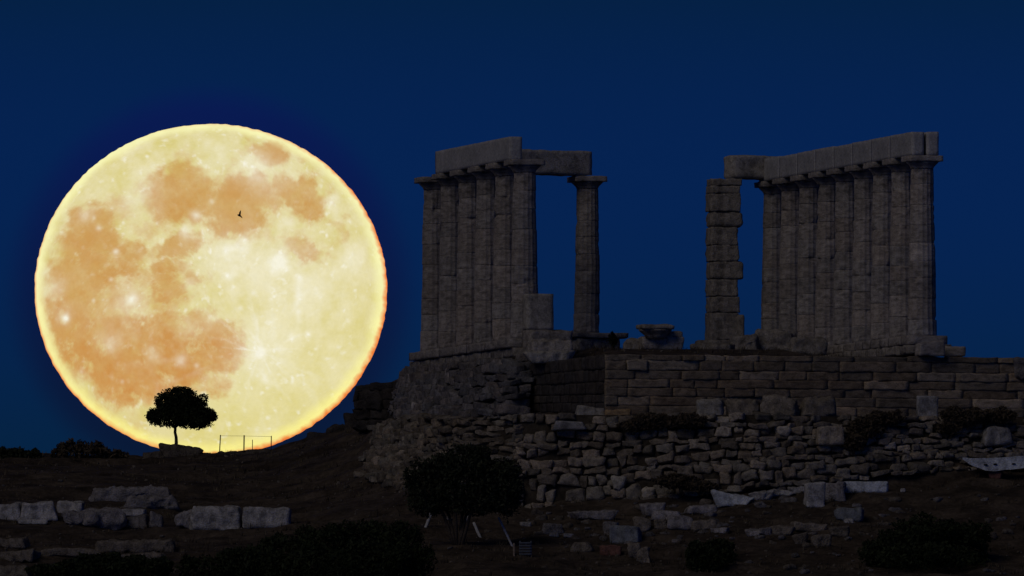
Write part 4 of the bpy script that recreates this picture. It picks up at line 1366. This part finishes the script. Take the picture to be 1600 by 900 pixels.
# ------------------------------------------------------------------ bird before the moon
bp_ = P(374, 336.5, 600)
bird = empty("bird", bp_)
tag(bird, "tiny dark bird flying in front of the moon", "bird")
m_ = MB()
tube(m_, [bp_ + [-.085, -.05, .02], bp_ + [-.04, -.02, .012], bp_ + [0, 0, 0], bp_ + [.05, .03, -.03], bp_ + [.10, .06, -.07]], [.012, .042, .05, .035, .012], 10)
make_obj("body", m_, M_BIRD, bird, origin=bp_)
for sgn, tip in ((1, (.06, .1, .24)), (-1, (.14, -.12, -.14))):
    w0 = [bp_ + [-.03, 0, 0], bp_ + [.05, .02, -.01]]
    tipv = bp_ + np.array(tip)
    mid = bp_ + np.array(tip) * 0.55 + [-.01, 0, .01]
    pts = [w0[0], w0[1], mid + [.045, .01, 0], mid + [-.03, 0, 0], tipv]
    top = np.array(pts)
    v = np.r_[top, top + [0.004, 0.012, 0.006]]
    f = [(0, 1, 2, 3), (3, 2, 4), (8, 7, 6, 5), (9, 7, 8), (0, 5, 6, 1), (1, 6, 7, 2), (2, 7, 9, 4), (4, 9, 8, 3), (3, 8, 5, 0)]
    make_obj("wing", MB().add(v, f), M_BIRD, bird, origin=bp_)

# ------------------------------------------------------------------ poles and panel by the olive tree
def pole(px0, py0, px1, py1, rad, label, mat, dY=0.0):
    hit = ground_hit(px0, py0)
    Yq = hit[1] + dY
    m_ = MB()
    p0, p1 = P(px0, py0 + 3, Yq), P(px1, py1, Yq + 0.25)
    ax = p1 - p0
    rough_box(m_, (p0 + p1) / 2, (np.linalg.norm(ax), rad * 2, rad * 2), ax=ax, az=(0, -1, 0.2), seg=(14, 3, 3), r=rad * .7, amp=.006, nscale=.2)
    o = make_obj("wooden_stake", m_, mat)
    tag(o, label, "stake")


pole(803, 856, 779, 808, .035, "long bleached stake leaning to the left beside the olive tree", M_POLE)
pole(752, 841, 740, 816, .045, "short bleached stake leaning under the right of the olive crown", M_POLE)
pole(664, 824, 674, 801, .05, "pale stake leaning right at the left end of the olive tree", M_POLE)
pole(719, 830, 734, 801, .03, "thin pale stake leaning right among the olive stems", M_POLE)
pole(803.5, 870, 803, 849, .035, "short upright brown stake beside the slatted panel", M_POLEB)
hit = ground_hit(821, 868)
panel = empty("slatted_panel", hit)
tag(panel, "small bluish grey slatted panel standing right of the olive tree", "panel")
s = S(hit[1])
for k in range(5):
    m_ = MB()
    rough_box(m_, P(821, 866 - 4.4 * k, hit[1]), (20 * s, .03, 2.9 * s), seg=(5, 2, 3), r=.008, amp=.002)
    make_obj("slat", m_, M_PANEL, panel)
for xx in (812.5, 829.5):
    m_ = MB()
    rough_box(m_, P(xx, 858, hit[1] + .04), (.05, .03, 26 * s), seg=(2, 2, 4), r=.008, amp=.002)
    make_obj("upright", m_, M_PANEL, panel)

# ------------------------------------------------------------------ loose stones, gravel and dry scrub on the slope
proto = []
for k in range(8):
    m_ = MB()
    rough_box(m_, (0, 0, 0), (1, rng.uniform(.7, 1.0), rng.uniform(.4, .7)), seg=(5, 5, 4), r=.3, amp=.11, nscale=.5, skew=.3, tint=rng.uniform(.55, 1.0))
    o = make_obj("loose_stone", m_, [M_GREY, M_BROWNROCK][k % 2], origin=(0, 0, 0))
    proto.append(o)
spots = []
while len(spots) < 190:
    px = rng.choice([rng.uniform(0, 1600), rng.uniform(840, 1400), rng.uniform(820, 1600)])
    py = rng.uniform(745, 898) if px > 620 else rng.uniform(740, 895)
    if px < 660 and 270 < px and py > 800:
        continue
    hit = ground_hit(px, py)
    spots.append((hit, rng.uniform(.06, .2) if rng.random() < .75 else rng.uniform(.2, .4)))
while len(spots) < 275:
    px = rng.uniform(820, 1420)
    py = 812 + (1100 - px) * 0.03 + rng.gauss(0, 22)
    if 770 < py < 885:
        spots.append((ground_hit(px, py) - [0, 0, 0.05], rng.uniform(.18, .46)))
for i, (hit, sz) in enumerate(spots):
    if i < len(proto):
        o = proto[i]
    else:
        o = proto[i % 8].copy()
        C.objects.link(o)
    o.location = (hit + [0, 0, sz * rng.uniform(-.08, .14)]).tolist()
    o.scale = (sz, sz, sz)
    o.rotation_euler = (rng.uniform(-.2, .2), rng.uniform(-.2, .2), rng.uniform(0, 6.3))
    tag(o, "small rough loose stone lying on the dark hillside", "stone", "loose stones scattered over the hillside")

rs = np.random.RandomState(5)
n = 2600
X = rs.uniform(-19, 19, n)
Y = rs.uniform(426, 480, n)
keep = fbm(np.c_[X, Y], 3.0, 3, 33) > -0.15
X, Y = X[keep], Y[keep]
Z = ground_z(X, Y)
m_ = MB()
bv, bf = box_grid(2, 2, 2)
bn = bv / np.linalg.norm(bv + 1e-9, axis=1, keepdims=True)
for i in range(len(X)):
    sz = rs.uniform(.015, .06)
    q = bn * sz * rs.uniform(.6, 1.3, (1, 3)) + rs.normal(0, sz * .12, bn.shape)
    m_.add(q + [X[i], Y[i], Z[i] + sz * .2], bf, rs.uniform(.5, 1.0))
o = make_obj("gravel", m_, M_BROWNROCK, origin=(0, 450, 8), smooth=False)
tag(o, "small gravel strewn over the dry slope", "gravel", kind='stuff')

n = 4200
X = rs.uniform(-19, 19, n)
Y = rs.uniform(426, 484, n)
keep = fbm(np.c_[X, Y], 2.2, 3, 63) > 0.02
X, Y = X[keep], Y[keep]
Z = ground_z(X, Y)
m_ = MB()
for i in range(len(X)):
    nb = rs.randint(7, 14)
    hgt = rs.uniform(.06, .22)
    for b in range(nb):
        an, ln = rs.uniform(0, 6.28), rs.uniform(.5, 1.2) * hgt
        d = np.array([math.cos(an), math.sin(an), 0])
        sd_ = np.array([-math.sin(an), math.cos(an), 0]) * .012
        p0 = np.array([X[i], Y[i], Z[i] - .02]) + d * rs.uniform(0, .08)
        tip = p0 + d * ln * rs.uniform(.2, .9) + UP * ln
        m_.add([p0 - sd_, p0 + sd_, tip + sd_ * .3, tip - sd_ * .3], [(0, 1, 2, 3)])
o = make_obj("dry_scrub", m_, M_DRYLEAF, origin=(0, 450, 8), smooth=False)
tag(o, "low dry scrub growing in patches on the slope", "scrub", kind='stuff')

M_STRAW = mat_plain("straw", (0.15, 0.12, 0.075), 0.95, 0.35, 3.0)
rs = np.random.RandomState(15)
n = 5200
X = rs.uniform(-19, 19, n)
Y = rs.uniform(426, 484, n)
keep = fbm(np.c_[X, Y * 0.5], 1.6, 4, 163) > 0.04
X, Y = X[keep], Y[keep]
Z = ground_z(X, Y)
m_ = MB()
for i in range(len(X)):
    hgt = rs.uniform(.05, .17)
    for b in range(rs.randint(5, 10)):
        an, ln = rs.uniform(0, 6.28), rs.uniform(.5, 1.2) * hgt
        d = np.array([math.cos(an), math.sin(an), 0])
        sd_ = np.array([-math.sin(an), math.cos(an), 0]) * .010
        p0 = np.array([X[i], Y[i], Z[i] - .02]) + d * rs.uniform(0, .12)
        tip = p0 + d * ln * rs.uniform(.2, 1.1) + UP * ln
        m_.add([p0 - sd_, p0 + sd_, tip + sd_ * .3, tip - sd_ * .3], [(0, 1, 2, 3)])
o = make_obj("dry_grass", m_, M_STRAW, origin=(0, 450, 8), smooth=False)
tag(o, "short straw coloured dry grass growing in patches on the slope", "grass", kind='stuff')
